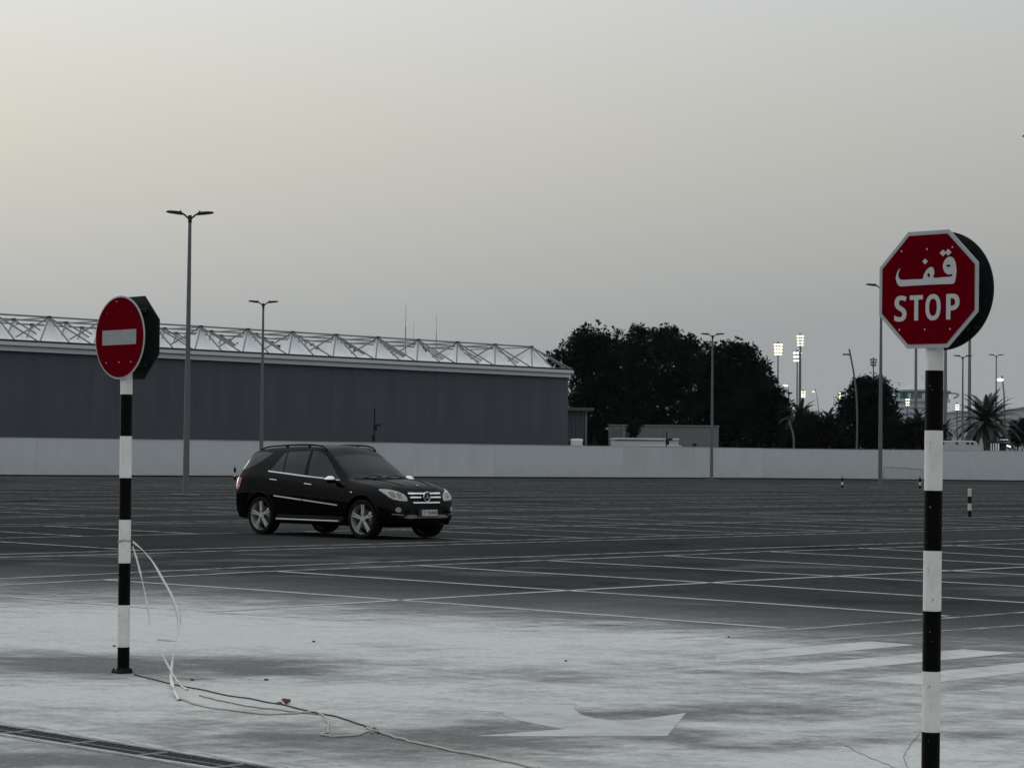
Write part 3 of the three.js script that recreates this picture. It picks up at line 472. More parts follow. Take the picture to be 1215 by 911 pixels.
// ---------- stadium floodlights ----------
const glowMat = new THREE.MeshStandardMaterial({ color: 0x111111, emissive: C(1, 0.93, 0.66), emissiveIntensity: 2.4 }), offMat = mat([0.12, 0.125, 0.13], 0.5);
function floodlight(label, px, pyTop, pyHeadBottom, halfW, d, lit, rows, cols, pyBase = 535, r = 0.16) {
  const b = at(px, pyBase, d); b.y = 0; const s = d / FOCAL, h = at(px, pyTop, d).y, hb = at(px, pyHeadBottom, d).y, g = thing('floodlight_mast', label, 'floodlight', b, 0, 'stadium floodlights far behind the hoarding');
  part('mast', cyl(r * 1.5, r * 0.8, h - 0.6, 10), offMat, g);
  const lampR = Math.min(halfW * s / cols * 0.92, (h - hb) / rows * 0.46), lg = new THREE.SphereGeometry(lampR, 10, 8).scale(1.0, 0.78, 0.5);
  for (let i = 0; i < rows; i++) {
    const y = lerp(h, hb, (i + 0.5) / rows), w = halfW * s * (1 - 0.28 * i / rows);
    part('crossarm', box(w * 2.1, 0.16, 0.2, 0, y + lampR * 0.7, -0.3), offMat, g);
    for (let j = 0; j < cols; j++) { const x = lerp(-w, w, (j + 0.5) / cols); part('lamp', lg, lit ? glowMat : offMat, g).position.set(x, y, 0.12); part('lamp_hood', box(lampR * 1.7, 0.12, lampR, x, y + lampR * 0.86, 0), offMat, g); }
  }
  part('head_frame', box(0.3, h - hb + 0.6, 0.3, 0, (h + hb) / 2, -0.35), offMat, g);
  if (lit) { const L = new THREE.SpotLight(C(1, 0.93, 0.72), lit * 260, 0, 0.9, 0.6); L.name = 'floodlight_beam'; L.position.set(0, (h + hb) / 2, 1.2); L.target.position.set(0, 0, 60); L.castShadow = true; L.shadow.radius = 40; g.add(L, L.target); }
}
floodlight('lit floodlight mast standing alone beside the big trees', 922.8, 407, 422, 5.6, 480, 1, 4, 3);
floodlight('tallest lit floodlight mast of a pair, thick pole', 949, 397, 411, 4.6, 470, 1, 4, 3, 535, 0.27);
floodlight('lower lit floodlight mast of a pair', 945.6, 416.5, 430, 5.4, 500, 1, 3, 3);
floodlight('small lit floodlight low between the mast pair and the leaning lamp', 952.8, 463.5, 472, 3.2, 640, 0, 3, 2);
floodlight('small lit floodlight at the edge of the round dark tree', 998, 465.5, 474, 3.0, 640, 0, 3, 2);
floodlight('small lit floodlight before the pale tower', 1077, 472.5, 482, 2.6, 560, 0, 3, 2);
floodlight('small lit floodlight beside the date palm', 1136, 479, 487, 2.6, 520, 0, 3, 2);
floodlight('unlit floodlight mast above the round dark tree', 1036.3, 425.5, 435, 4.2, 470, 0, 3, 3);
scene.traverse((o) => { if (o.name === 'lamp' && o.parent.userData.label?.startsWith('small lit')) o.material = glowMat; });

// ---------- street lamps with one bent arm ----------
function streetLamp(label, pts, d, arm, lit, r = 0.13) {
  const P = pts.map(([x, y]) => at(x, y, d)); P[0].y = Math.max(0, P[0].y - 6); P[0].y = 0; const base = P[0].clone(), g = thing('street_lamp', label, 'street lamp', base, 0, 'street lamps behind the hoarding'), L = P.map((p) => p.clone().sub(base));
  part('pole', tube(L, r, 40, 8), poleGrey, g); const e = at(arm[0], arm[1], d).sub(base), t = at(arm[2], arm[3], d).sub(base);
  part('arm', tube([t, t.clone().lerp(e, 0.5), e], r * 0.6, 8, 6), poleGrey, g); const hd = part('lamp_head', rbox(r * 7, r * 1.6, r * 2.6, r * 0.4).translate(0, 0, 0), lit ? offMat : poleDark, g); hd.position.copy(e);
  if (lit) { part('lamp_lens', new THREE.SphereGeometry(r * 2.2, 12, 8).scale(1.9, 0.8, 1), new THREE.MeshStandardMaterial({ color: 0x111111, emissive: C(0.95, 1, 0.93), emissiveIntensity: 1.7 }), g).position.copy(e).add(V(0, -r * 0.6, r * 1.4)); const pl = new THREE.PointLight(C(0.95, 1, 0.9), 5); pl.position.copy(e).add(V(-r * 6, -r * 8, r * 10)); pl.shadow.radius = 10; pl.castShadow = true; g.add(pl); }
}
streetLamp('tall bowed street lamp with one arm, unlit, by the round dark tree', [[1015.8, 533], [1017.5, 505], [1016.5, 470], [1013, 440], [1008, 414]], 214, [1004, 420.5, 1009.2, 421.5], false, 0.085);
streetLamp('leaning grey stake showing low before the dark shrubs', [[942.6, 533], [941.5, 516], [939, 508], [936.5, 498]], 214, [935.8, 497, 936.5, 498], false, 0.09);
streetLamp('small distant street lamp leaning over the shrubs', [[972.5, 520], [971.5, 485], [969.5, 470], [967.5, 461]], 380, [965.5, 464.5, 968, 464], true, 0.06);
streetLamp('lit street lamp with a white head over the date palm', [[1192.5, 520], [1192, 470], [1190.5, 455], [1189.5, 446]], 360, [1187, 450, 1190.5, 450], true, 0.14);
streetLamp('lit street lamp half hidden by the edge of the big trees', [[936.4, 520], [936, 470], [935.2, 460]], 360, [932, 457, 935, 458], true, 0.10);

// ---------- signs ----------
const paintNoise = dataTex(256, 256, (i, j) => { const v = fbm(i * 0.03, j * 0.03, 4), s = smooth(0.68, 0.8, fbm(i * 0.11 + 30, j * 0.02, 3)); return 255 * clamp(0.95 + 0.08 * (v - 0.5) - 0.05 * s); });
const bandWhite = mat([0.74, 0.735, 0.71], 0.42, 0, { map: paintNoise }), bandBlack = mat([0.0025, 0.0025, 0.003], 0.5, 0, { map: paintNoise, specularIntensity: 0.12 });
const signRed = mat([0.115, 0.001, 0.006], 0.7, 0, { specularIntensity: 0 }), signWhite = mat([0.46, 0.475, 0.47], 0.5), rimGrey = mat([0.38, 0.40, 0.40], 0.45, 0.2), backDark = mat([0.010, 0.013, 0.013], 0.5, 0.1), rivetMat = mat([0.5, 0.47, 0.45], 0.35, 0.5), steelDark = mat([0.03, 0.032, 0.034], 0.5, 0.6);
const font = await new FontLoader().loadAsync('fonts/droid/droid_sans_bold.typeface.json');
function octagon(w) { const s = new THREE.Shape(), r = w / 2 / Math.cos(Math.PI / 8); for (let k = 0; k < 8; k++) { const a = Math.PI / 8 + k * Math.PI / 4; s[k ? 'lineTo' : 'moveTo'](Math.cos(a) * r, Math.sin(a) * r); } s.closePath(); return s; }
function disc(r) { const s = new THREE.Shape(); s.absarc(0, 0, r, 0, Math.PI * 2); return s; }
const slab = (s, t, z, b = 0) => new THREE.ExtrudeGeometry(s, { depth: t, bevelEnabled: b > 0, bevelSize: b, bevelThickness: b, bevelOffset: -b, bevelSegments: 2, curveSegments: 48 }).translate(0, 0, z);
function signPost(name, label, p, tilt, bands, radius, top, cy, front) {
  const g = thing(name, label, 'sign', p, -GA, null);
  g.rotation.set(0, -GA, 0); g.rotateOnWorldAxis(V(0, 0, 1), tilt);
  const chip = mat([0.30, 0.29, 0.28], 0.8), grime = mat([0.22, 0.21, 0.20], 0.9);
  let y = 0; bands.forEach((b, k) => { const c = part(k % 2 ? 'white_band' : 'black_band', cyl(radius, radius, b - y - 0.0005, 28, 0, y), k % 2 ? bandWhite : bandBlack, g); if (k < 7) for (let q = 0; q < 5; q++) { const a = -1.9 + 2.6 * hash(k * 7 + q, name.length), hy = lerp(y + 0.02, b - 0.02, hash(q, k + 40)), wz = 0.0012 + 0.004 * hash(q + 3, k); part('paint_chip', new THREE.CylinderGeometry(radius + 0.0006, radius + 0.0006, wz * (1.2 + 2 * hash(q, k)), 3, 1, true, a, wz * 22).translate(0, hy, 0), k % 2 ? grime : chip, c); } y = b; });
  part('post_cap', new THREE.SphereGeometry(radius, 20, 8, 0, Math.PI * 2, 0, Math.PI / 2).scale(1, 0.3, 1).translate(0, y, 0), bandWhite, g);
  const zf = 0.064, zb = -0.064;
  for (const z of [zf, zb]) for (const dy of [-0.19, 0.19]) part('bracket', rbox(0.34, 0.034, 0.022, 0.004, 0, cy + dy, z - Math.sign(z) * 0.0155), steelDark, g);
  for (const dy of [-0.19, 0.19]) part('clamp', cyl(radius + 0.006, radius + 0.006, 0.03, 24, 0, cy + dy - 0.015), steelDark, g);
  return { g, zf, zb };
}
const lift = (geo, cy) => geo.translate(0, cy, 0);
{ // STOP
  const p = at(1103, 911, 11.18).setY(0); p.y = 0;
  const base = at(1107.5, 439, 11.18); p.x = base.x - 0.004; p.z = base.z;
  const cy = 2.438, s = signPost('stop_sign_post', 'red octagonal stop sign on a black and white banded post', p, -0.0055, [0.234, 0.534, 0.834, 1.134, 1.434, 1.734, 2.034, 2.70], 0.0455, 2.7, cy);
  const plate = part('octagon_plate', lift(slab(octagon(0.588), 0.002, s.zf - 0.003, 0.002), cy), rimGrey, s.g);
  part('red_face', lift(slab(octagon(0.546), 0.0015, s.zf + 0.003), cy), signRed, plate);
  // lettering, traced in the plane of the plate
  const q = (x, y) => new THREE.Vector2((x - 474) / 633 * 0.588, -(y - 492 + 0.05 * (x - 474)) / 735 * 0.588);
  const word = new THREE.Shape(); const out = [[297, 362], [286, 395], [291, 424], [315, 433], [380, 430], [442, 427], [450, 402], [468, 371], [492, 353], [512, 360], [518, 390], [512, 420], [570, 417], [626, 412], [630, 397], [604, 400], [582, 384], [571, 350], [582, 312], [608, 290], [634, 296], [651, 328], [657, 378], [651, 428], [638, 457], [560, 460], [460, 465], [370, 470], [300, 474], [279, 455], [270, 422], [277, 390], [288, 369]];
  const cv = new THREE.CatmullRomCurve3(out.map(([x, y]) => { const v = q(x, y); return V(v.x, v.y, 0); }), true, 'catmullrom', 0.35).getPoints(130); cv.forEach((v, k) => word[k ? 'lineTo' : 'moveTo'](v.x, v.y));
  for (const [x, y, a, b] of [[482, 404, 9, 13], [606, 346, 14, 8]]) { const h = new THREE.Path(); for (let k = 0; k < 20; k++) { const t = k / 20 * Math.PI * 2, v = q(x + a * Math.cos(t), y + b * Math.sin(t)); h[k ? 'lineTo' : 'moveTo'](v.x, v.y); } word.holes.push(h); }
  part('arabic_word', lift(slab(word, 0.0012, s.zf + 0.0047), cy), signWhite, plate);
  for (const [x, y, r] of [[458, 318, 18], [571, 266, 21], [604, 262, 21]]) { const d = new THREE.Shape(); [[0, -r], [r, 0], [0, r], [-r, 0]].forEach(([a, b], k) => { const v = q(x + a, y + b); d[k ? 'lineTo' : 'moveTo'](v.x, v.y); }); part('letter_dot', lift(slab(d, 0.0012, s.zf + 0.0047), cy), signWhite, plate); }
  for (const [ch, cx, wd, y0, y1] of [['S', 302, 80, 533, 697], ['T', 404, 84, 530, 688], ['O', 511, 96, 522, 686], ['P', 636, 83, 519, 678]]) {
    const t = new TextGeometry(ch, { font, size: 1, depth: 0.001, curveSegments: 8, bevelEnabled: false }); t.computeBoundingBox(); const b = t.boundingBox, c = q(cx, (y0 + y1) / 2), w = wd / 633 * 0.588, h = (y1 - y0) / 735 * 0.588;
    t.translate(-(b.min.x + b.max.x) / 2, -(b.min.y + b.max.y) / 2, 0).scale(w / (b.max.x - b.min.x), h / (b.max.y - b.min.y), 1).translate(c.x, c.y + cy, s.zf + 0.0047); part('letter', t, signWhite, plate);
  }
  for (const [x, y] of [[305, 253], [468, 242], [629, 231], [296, 749], [460, 744], [619, 738]]) { const c = q(x, y); part('rivet', new THREE.SphereGeometry(0.0048, 10, 6).scale(1, 1, 0.5).translate(c.x, c.y + cy, s.zf + 0.0048), rivetMat, plate); }
  part('round_back_plate', lift(slab(disc(0.3), 0.006, s.zb - 0.003, 0.002), cy), backDark, s.g, 'dark back of a round sign');
  part('sticker', box(0.028, 0.014, 0.001, 0.21, cy - 0.19, s.zb + 0.0045), mat([0.05, 0.055, 0.055], 0.6), s.g);
}
{ // no entry
  const p = gnd(144, 799).add(V(0.011, 0, 0)), cy = 2.408;
  const s = signPost('no_entry_sign_post', 'round red no entry sign with white bar on a banded post', p, 0.005, [0.19, 0.49, 0.79, 1.10, 1.40, 1.70, 2.0, 2.66], 0.043, 2.66, cy);
  const plate = part('round_plate', lift(slab(disc(0.30), 0.002, s.zf - 0.003, 0.002), cy), rimGrey, s.g);
  part('red_face', lift(slab(disc(0.287), 0.0015, s.zf + 0.003), cy), signRed, plate);
  part('white_bar', box(0.41, 0.107, 0.0012, 0.0, cy, s.zf + 0.0053), mat([0.31, 0.325, 0.32], 0.6, 0, { map: paintNoise }), plate);
  for (const [x, y] of [[-0.15, 0.18], [0, 0.18], [0.15, 0.18], [-0.155, -0.18], [0, -0.18], [0.145, -0.18], [-0.035, 0.258]]) part('rivet', new THREE.SphereGeometry(0.0055, 10, 6).scale(1, 1, 0.5).translate(x, y + cy, s.zf + 0.0048), y > 0 && y < 0.2 ? mat([0.16, 0.03, 0.04], 0.5) : rivetMat, plate);
  part('octagon_back_plate', lift(slab(octagon(0.6), 0.006, s.zb - 0.003, 0.002), cy), backDark, s.g, 'dark back of an octagonal sign');
  // worn paint near the foot and the flange
  part('scuff', new THREE.CylinderGeometry(0.0436, 0.0436, 0.115, 12, 1, true, -0.6 - 0.9, 1.0).translate(0, 0.26, 0), mat(1, 0.7, 0, { map: dataTex(64, 128, (i, j) => 255 * clamp(0.05 + 0.6 * Math.pow(vnoise(i / 3, j / 5), 3))), alphaMap: dataTex(64, 128, (i, j) => 255 * smooth(0.4, 0.5, fbm(i / 8, j / 14, 3) + 0.28 - Math.abs(i - 32) / 70 - Math.abs(j - 64) / 180), false), transparent: true }), s.g);
  part('base_flange', join([rbox(0.118, 0.018, 0.105, 0.005, -0.008, 0.013, 0.005), cyl(0.052, 0.05, 0.03, 20, 0, 0.01)]), mat([0.012, 0.012, 0.012], 0.6, 0.3), s.g);
  for (const [x, z] of [[-0.057, 0.044], [-0.057, -0.036], [0.043, 0.044], [0.043, -0.036]]) part('bolt', new THREE.CylinderGeometry(0.009, 0.009, 0.016, 6).translate(x, 0.029, z), steelDark, s.g);
}

// ---------- the car ----------
{
  const heading = 43 * Math.PI / 180;   // nose towards the camera and to its right
  const car = thing('parked_car', 'black five door off-road estate car with silver wheels, parked alone', 'car', V(-3.24, 0.009, -43.75), -heading);
  const paint = phys([0.002, 0.002, 0.0022], 0.5, 0, { specularIntensity: 0, clearcoat: 0.27, clearcoatRoughness: 0.01, side: THREE.DoubleSide }), glass = phys([0.003, 0.0035, 0.004], 0.04, 0, { specularIntensity: 0.75, side: THREE.DoubleSide }), shield = phys([0.003, 0.0035, 0.004], 0.05, 0, { specularIntensity: 0.25, side: THREE.DoubleSide }), trimBlack = mat([0.006, 0.006, 0.006], 0.7), chrome = phys([0.72, 0.73, 0.74], 0.18, 1, { side: THREE.DoubleSide }), brightTrim = phys([0.74, 0.745, 0.74], 0.3, 0.25, { side: THREE.DoubleSide }), dullSilver = phys([0.20, 0.20, 0.20], 0.4, 0.5, { side: THREE.DoubleSide }), silver = phys([0.52, 0.53, 0.53], 0.32, 0.85, { side: THREE.DoubleSide }), rubber = mat([0.006, 0.006, 0.006], 0.85), under = mat([0.004, 0.004, 0.004], 0.9);
  // stations from tail to nose: x, bottom, rocker half width, widest, belt y, belt half width, roof edge y, half width, top y
  const S = [
    [-2.46, .44, .55, .62, .62, .60, .66, .50, .70], [-2.43, .38, .66, .74, .74, .72, .78, .62, .80], [-2.38, .34, .74, .82, .84, .80, .90, .72, .92], [-2.34, .32, .78, .86, .98, .84, 1.06, .76, 1.09], [-2.28, .31, .80, .89, 1.10, .86, 1.18, .76, 1.215],
    [-2.18, .30, .82, .915, 1.18, .87, 1.33, .74, 1.365], [-2.08, .29, .83, .93, 1.215, .875, 1.45, .715, 1.49], [-1.98, .29, .84, .94, 1.235, .88, 1.555, .695, 1.60], [-1.90, .28, .845, .945, 1.245, .885, 1.595, .685, 1.645], [-1.75, .28, .85, .95, 1.245, .89, 1.62, .675, 1.675],
    [-1.2, .27, .86, .955, 1.23, .89, 1.655, .68, 1.72], [-.5, .27, .86, .955, 1.185, .89, 1.675, .685, 1.74], [0, .27, .86, .955, 1.15, .888, 1.66, .685, 1.725], [.25, .27, .86, .955, 1.13, .885, 1.62, .68, 1.68], [.45, .27, .86, .955, 1.115, .882, 1.525, .69, 1.57],
    [.65, .27, .86, .955, 1.10, .88, 1.40, .715, 1.445], [.85, .27, .86, .955, 1.085, .875, 1.27, .75, 1.32], [1.0, .27, .86, .955, 1.07, .87, 1.165, .785, 1.215], [1.08, .27, .86, .955, 1.06, .865, 1.115, .79, 1.155], [1.3, .27, .86, .952, 1.03, .86, 1.085, .74, 1.13],
    [1.6, .27, .855, .945, .995, .845, 1.05, .70, 1.095], [1.9, .27, .83, .925, .945, .82, 1.00, .66, 1.045], [2.08, .26, .79, .885, .89, .775, .95, .60, .995], [2.17, .26, .74, .835, .84, .73, .90, .55, .945], [2.24, .27, .68, .77, .77, .68, .83, .50, .875], [2.29, .30, .60, .70, .68, .63, .73, .46, .77], [2.325, .36, .48, .58, .58, .52, .61, .40, .635]];
  const fx = (x) => x > 1.6 ? 1.6 + (x - 1.6) * 0.90 : x < -1.7 ? -1.7 + (x + 1.7) * 0.90 : x, fy = (y) => y > 1.15 ? y + (y - 1.15) * 0.055 : y, bump = (x) => 0.13 * smooth(-0.25, 0.30, x) * (1 - smooth(1.02, 1.55, x)), fs = (x) => fx(x) - bump(x);   // overhangs and roof height as measured
  for (const s of S) { s[0] = fs(s[0]); for (const k of [4, 6, 8]) s[k] = fy(s[k]); }
  function pchip(xs, ys) {   // monotone cubic through the stations
    const n = xs.length, h = [], d = [], m = []; for (let i = 0; i < n - 1; i++) { h.push(xs[i + 1] - xs[i]); d.push((ys[i + 1] - ys[i]) / h[i]); }
    m[0] = d[0]; m[n - 1] = d[n - 2]; for (let i = 1; i < n - 1; i++) m[i] = d[i - 1] * d[i] <= 0 ? 0 : 3 * (h[i - 1] + h[i]) / ((2 * h[i] + h[i - 1]) / d[i - 1] + (h[i] + 2 * h[i - 1]) / d[i]);
    return (x) => { let i = 0; while (i < n - 2 && x > xs[i + 1]) i++; const t = (x - xs[i]) / h[i], t2 = t * t, t3 = t2 * t; return (2 * t3 - 3 * t2 + 1) * ys[i] + (t3 - 2 * t2 + t) * h[i] * m[i] + (-2 * t3 + 3 * t2) * ys[i + 1] + (t3 - t2) * h[i] * m[i + 1]; };
  }
  const F = [1, 2, 3, 4, 5, 6, 7, 8].map((k) => pchip(S.map((s) => s[0]), S.map((s) => s[k])));
  const SEG = 6;
  function section(x) {
    const [yb, zr, zm, yB, zB, yE, zE, yT] = F.map((f) => f(x)), c = [[0, yb], [zr * 0.92, yb], [zr + 0.01, yb + 0.05], [lerp(zr, zm, 0.75), lerp(yb, yB, 0.24)], [zm, lerp(yb, yB, 0.52)], [lerp(zm, zB, 0.30), lerp(yb, yB, 0.86)], [zB, yB], [lerp(zB, zE, 0.45) + 0.012, lerp(yB, yE, 0.5)], [zE, yE], [zE * 0.72, lerp(yE, yT, 0.62)], [0, yT]];
    const out = []; for (let i = 0; i < c.length - 1; i++) for (let k = 0; k < SEG; k++) {
      const t = k / SEG, p0 = c[Math.max(0, i - 1)], p1 = c[i], p2 = c[i + 1], p3 = c[i + 2] ?? [-c[i][0], c[i][1]], cr = (a, b, e, f) => { const T = 0.36, m1 = (e - a) * T, m2 = (f - b) * T, t2 = t * t, t3 = t2 * t; return (2 * t3 - 3 * t2 + 1) * b + (t3 - 2 * t2 + t) * m1 + (-2 * t3 + 3 * t2) * e + (t3 - t2) * m2; };
      out.push([Math.max(0, cr(p0[0], p1[0], p2[0], p3[0])), cr(p0[1], p1[1], p2[1], p3[1])]);
    }
    out.push(c[c.length - 1]); return out;
  }
  const xs = []; for (let i = 0; i < S.length - 1; i++) { const n = Math.max(2, Math.round((S[i + 1][0] - S[i][0]) / 0.045)); for (let k = 0; k < n; k++) xs.push(lerp(S[i][0], S[i + 1][0], k / n)); } xs.push(S[S.length - 1][0]);
  const pos = [], uvs = [], idx = []; let ring = 0;
  for (const x of xs) { const s = section(x), loop = [...s.map(([z, y]) => [z, y]), ...s.slice(1, -1).reverse().map(([z, y]) => [-z, y])]; ring = loop.length; for (const [z, y] of loop) { pos.push(x, y, z); uvs.push(x, y); } }
  for (let i = 0; i < xs.length - 1; i++) for (let j = 0; j < ring; j++) { const a = i * ring + j, b = i * ring + (j + 1) % ring, c = a + ring, d = b + ring; idx.push(a, b, c, b, d, c); }
  for (const [i, f] of [[0, 1], [xs.length - 1, 0]]) { const o = i * ring, c = pos.length / 3; let sy = 0; for (let j = 0; j < ring; j++) sy += pos[(o + j) * 3 + 1]; pos.push(xs[i], sy / ring, 0); uvs.push(0, 0); for (let j = 0; j < ring; j++) { const a = o + j, b = o + (j + 1) % ring; f ? idx.push(c, b, a) : idx.push(c, a, b); } }
  const shell = new THREE.BufferGeometry(); shell.setAttribute('position', new THREE.Float32BufferAttribute(pos, 3)); shell.setAttribute('uv', new THREE.Float32BufferAttribute(uvs, 2)); shell.setIndex(idx); shell.computeVertexNormals();
  { // outward faces
    let v = 0; const A = V(0, 0, 0), Bq = V(0, 0, 0), Cq = V(0, 0, 0), P = shell.attributes.position; for (let i = 0; i < idx.length; i += 3) { A.fromBufferAttribute(P, idx[i]); Bq.fromBufferAttribute(P, idx[i + 1]); Cq.fromBufferAttribute(P, idx[i + 2]); v += A.dot(Bq.cross(Cq)); }
    if (v < 0) { const ix = shell.index.array; for (let i = 0; i < ix.length; i += 3) [ix[i], ix[i + 1]] = [ix[i + 1], ix[i]]; shell.computeVertexNormals(); }
  }
  const AX = 1.4575, TR = 0.372, ARCH = 0.435;
  let body = new Brush(shell, paint); body.updateMatrixWorld();
  const ev = new Evaluator(); ev.attributes = ['position', 'normal', 'uv']; ev.useGroups = false;
  for (const ax of [-AX, AX]) for (const s of [-1, 1]) { const w = new Brush(new THREE.CylinderGeometry(ARCH, ARCH, 0.55, 40).rotateX(Math.PI / 2).translate(ax, TR + 0.015, s * (0.62 + 0.275)), paint); w.updateMatrixWorld(); body = ev.evaluate(body, w, SUBTRACTION); }
  const bodyMesh = part('body', body.geometry, paint, car);
  // patches laid on the shell: outlines drawn in side (x, y), front or rear (z, y) or top (x, z) view, with their own thickness
  const probe = new THREE.Mesh(shell, new THREE.MeshBasicMaterial({ side: THREE.DoubleSide })); probe.updateMatrixWorld(); const caster = new THREE.Raycaster();
  const VIEW = { R: [(a, b) => V(a, b, 3), V(0, 0, -1)], L: [(a, b) => V(a, b, -3), V(0, 0, 1)], F: [(a, b) => V(4, b, a), V(-1, 0, 0)], B: [(a, b) => V(-4, b, a), V(1, 0, 0)], T: [(a, b) => V(a, 4, b), V(0, -1, 0)] };
  function hit(view, a, b) { const [o, d] = VIEW[view]; caster.set(o(a, b), d); const h = caster.intersectObject(probe); return h.length ? { p: h[0].point.clone(), n: h[0].face.normal.clone() } : null; }
  function patch(outline, view, off, step = 0.07, skirt = 0.02) {
    outline = outline.map(([a, b]) => view === 'T' ? [fs(a), b] : view === 'R' || view === 'L' ? [fx(a) - 0.75 * bump(a) * smooth(1.08, 1.3, b), fy(b)] : [a, fy(b)]);
    const sh = new THREE.Shape(outline.map(([a, b]) => new THREE.Vector2(a, b))), g0 = new THREE.ShapeGeometry(sh), P = g0.attributes.position; let tris = [];
    for (let i = 0; i < g0.index.count; i += 3) tris.push([0, 1, 2].map((k) => [P.getX(g0.index.getX(i + k)), P.getY(g0.index.getX(i + k))]));
    for (let it = 0; it < 7; it++) { let any = false; const nx = []; for (const t of tris) { let e = 0, L = 0; for (let k = 0; k < 3; k++) { const q = t[(k + 1) % 3], l = Math.hypot(t[k][0] - q[0], t[k][1] - q[1]); if (l > L + 1e-9) { L = l; e = k; } } if (L > step) { any = true; const A = t[e], Bq = t[(e + 1) % 3], Cq = t[(e + 2) % 3], m = [(A[0] + Bq[0]) / 2, (A[1] + Bq[1]) / 2]; nx.push([A, m, Cq], [m, Bq, Cq]); } else nx.push(t); } tris = nx; if (!any) break; }
    const cache = new Map(), pv = [], nv = [], ix = [], key = (q) => q[0].toFixed(5) + ',' + q[1].toFixed(5); const dir = VIEW[view][1];
    const id = (q) => { const k = key(q); if (cache.has(k)) return cache.get(k); const h = hit(view, q[0], q[1]); const i = pv.length; pv.push(h ? h.p : null); nv.push(h ? h.n : null); cache.set(k, i); return i; };
    for (const t of tris) ix.push(t.map(id));
    const good = ix.filter((t) => t.every((i) => pv[i])), front = new Float32Array(pv.length * 3), nn = pv.map(() => V(0, 0, 0));
    for (const t of good) { const n = pv[t[1]].clone().sub(pv[t[0]]).cross(pv[t[2]].clone().sub(pv[t[0]])); if (n.dot(dir) > 0) { t.reverse(); n.negate(); } for (const i of t) nn[i].add(n); }
    nn.forEach((n) => n.normalize());
    const out = [], edges = new Map(); for (const t of good) { for (const i of t) out.push(pv[i].clone().addScaledVector(nn[i], off)); for (let k = 0; k < 3; k++) { const a = t[k], b = t[(k + 1) % 3], kk = Math.min(a, b) + '_' + Math.max(a, b); edges.has(kk) ? edges.set(kk, null) : edges.set(kk, [a, b]); } }
    const main = out.length; for (const e of edges.values()) if (e) { const [a, b] = e, A = pv[a].clone().addScaledVector(nn[a], off), Bq = pv[b].clone().addScaledVector(nn[b], off), A2 = pv[a].clone().addScaledVector(nn[a], -skirt), B2 = pv[b].clone().addScaledVector(nn[b], -skirt); out.push(A, A2, Bq, Bq, A2, B2); }
    const arr = new Float32Array(out.length * 3); out.forEach((v, i) => v.toArray(arr, i * 3)); const g = new THREE.BufferGeometry(); g.setAttribute('position', new THREE.BufferAttribute(arr, 3)); return toCreasedNormals(g, 0.6);
  }
  const mir = (o) => o.map(([a, b]) => [-a, b]);
  // doors, their windows, handles and strips, on both sides
  for (const v of ['R', 'L']) {
    const s = v === 'R' ? 1 : -1;
    const fd = part('door', patch([[-0.195, 0.36], [0.80, 0.36], [0.98, 0.50], [1.02, 0.80], [0.99, 1.04], [0.72, 1.085], [-0.195, 1.155]], v, 0.003), paint, car), rd = part('door', patch([[-0.203, 0.36], [-0.203, 1.157], [-1.22, 1.222], [-1.27, 1.10], [-1.12, 0.86], [-1.02, 0.62], [-0.98, 0.36]], v, 0.003), paint, car);
    part('window', patch([[-0.115, 1.165], [0.80, 1.10], [0.70, 1.205], [0.52, 1.385], [0.31, 1.545], [0.16, 1.60], [-0.125, 1.62]], v, 0.002), glass, fd);
    part('window', patch([[-0.225, 1.175], [-0.215, 1.618], [-0.845, 1.600], [-0.815, 1.215]], v, 0.002), glass, rd); part('quarter_window', patch([[-0.855, 1.22], [-0.885, 1.592], [-0.95, 1.575], [-1.22, 1.245]], v, 0.002), glass, rd);
    part('chrome_strip', patch([[0.78, 1.085], [0.78, 1.101], [-0.2, 1.170], [-1.27, 1.247], [-1.27, 1.224], [-0.2, 1.146]], v, 0.010), brightTrim, fd, 'bright strip under the side windows');
    part('chrome_strip', patch([[-0.18, 0.688], [0.80, 0.610], [0.80, 0.632], [-0.18, 0.712]], v, 0.010), brightTrim, fd); part('chrome_strip', patch([[-0.21, 0.690], [-0.21, 0.714], [-1.03, 0.778], [-1.03, 0.754]], v, 0.010), brightTrim, rd);
    for (const [d, x, y] of [[fd, -0.05, 1.005], [rd, -1.06, 1.075]]) { const h = hit(v, x, y); const o = part('handle', mergeGeometries([tube([V(-0.10, 0, 0), V(-0.06, 0.004, s * 0.035), V(0.06, 0.002, s * 0.035), V(0.10, -0.004, 0)], 0.013, 14, 8)]), chrome, d); o.position.copy(h.p).add(V(0, 0, s * 0.006)); o.rotation.z = -0.05; part('handle_cup', patch([[x - 0.08, y - 0.028], [x + 0.08, y - 0.028], [x + 0.085, y + 0.02], [x - 0.085, y + 0.025]], v, 0.004, 0.05), trimBlack, d); }
    part('rear_side_window', patch([[-1.30, 1.575], [-1.55, 1.595], [-1.86, 1.575], [-2.02, 1.46], [-2.20, 1.265], [-2.02, 1.262], [-1.80, 1.31], [-1.55, 1.42]], v, 0.004), glass, car);
    part('roof_rail', tube([...[V(-1.80, 1.62, s * 0.645), V(-1.66, 1.672, s * 0.64), V(-1.2, 1.712, s * 0.64), V(-0.5, 1.735, s * 0.64), V(-0.04, 1.716, s * 0.64), V(0.10, 1.68, s * 0.64), V(0.17, 1.63, s * 0.64)].map((p) => p.setY(fy(p.y)))], 0.017, 40, 8), v === 'R' ? trimBlack : trimBlack, car);
    for (const x of [-1.0, -0.35]) part('rail_foot', box(0.05, 0.08, 0.03, x, 1.715, s * 0.64), trimBlack, car);
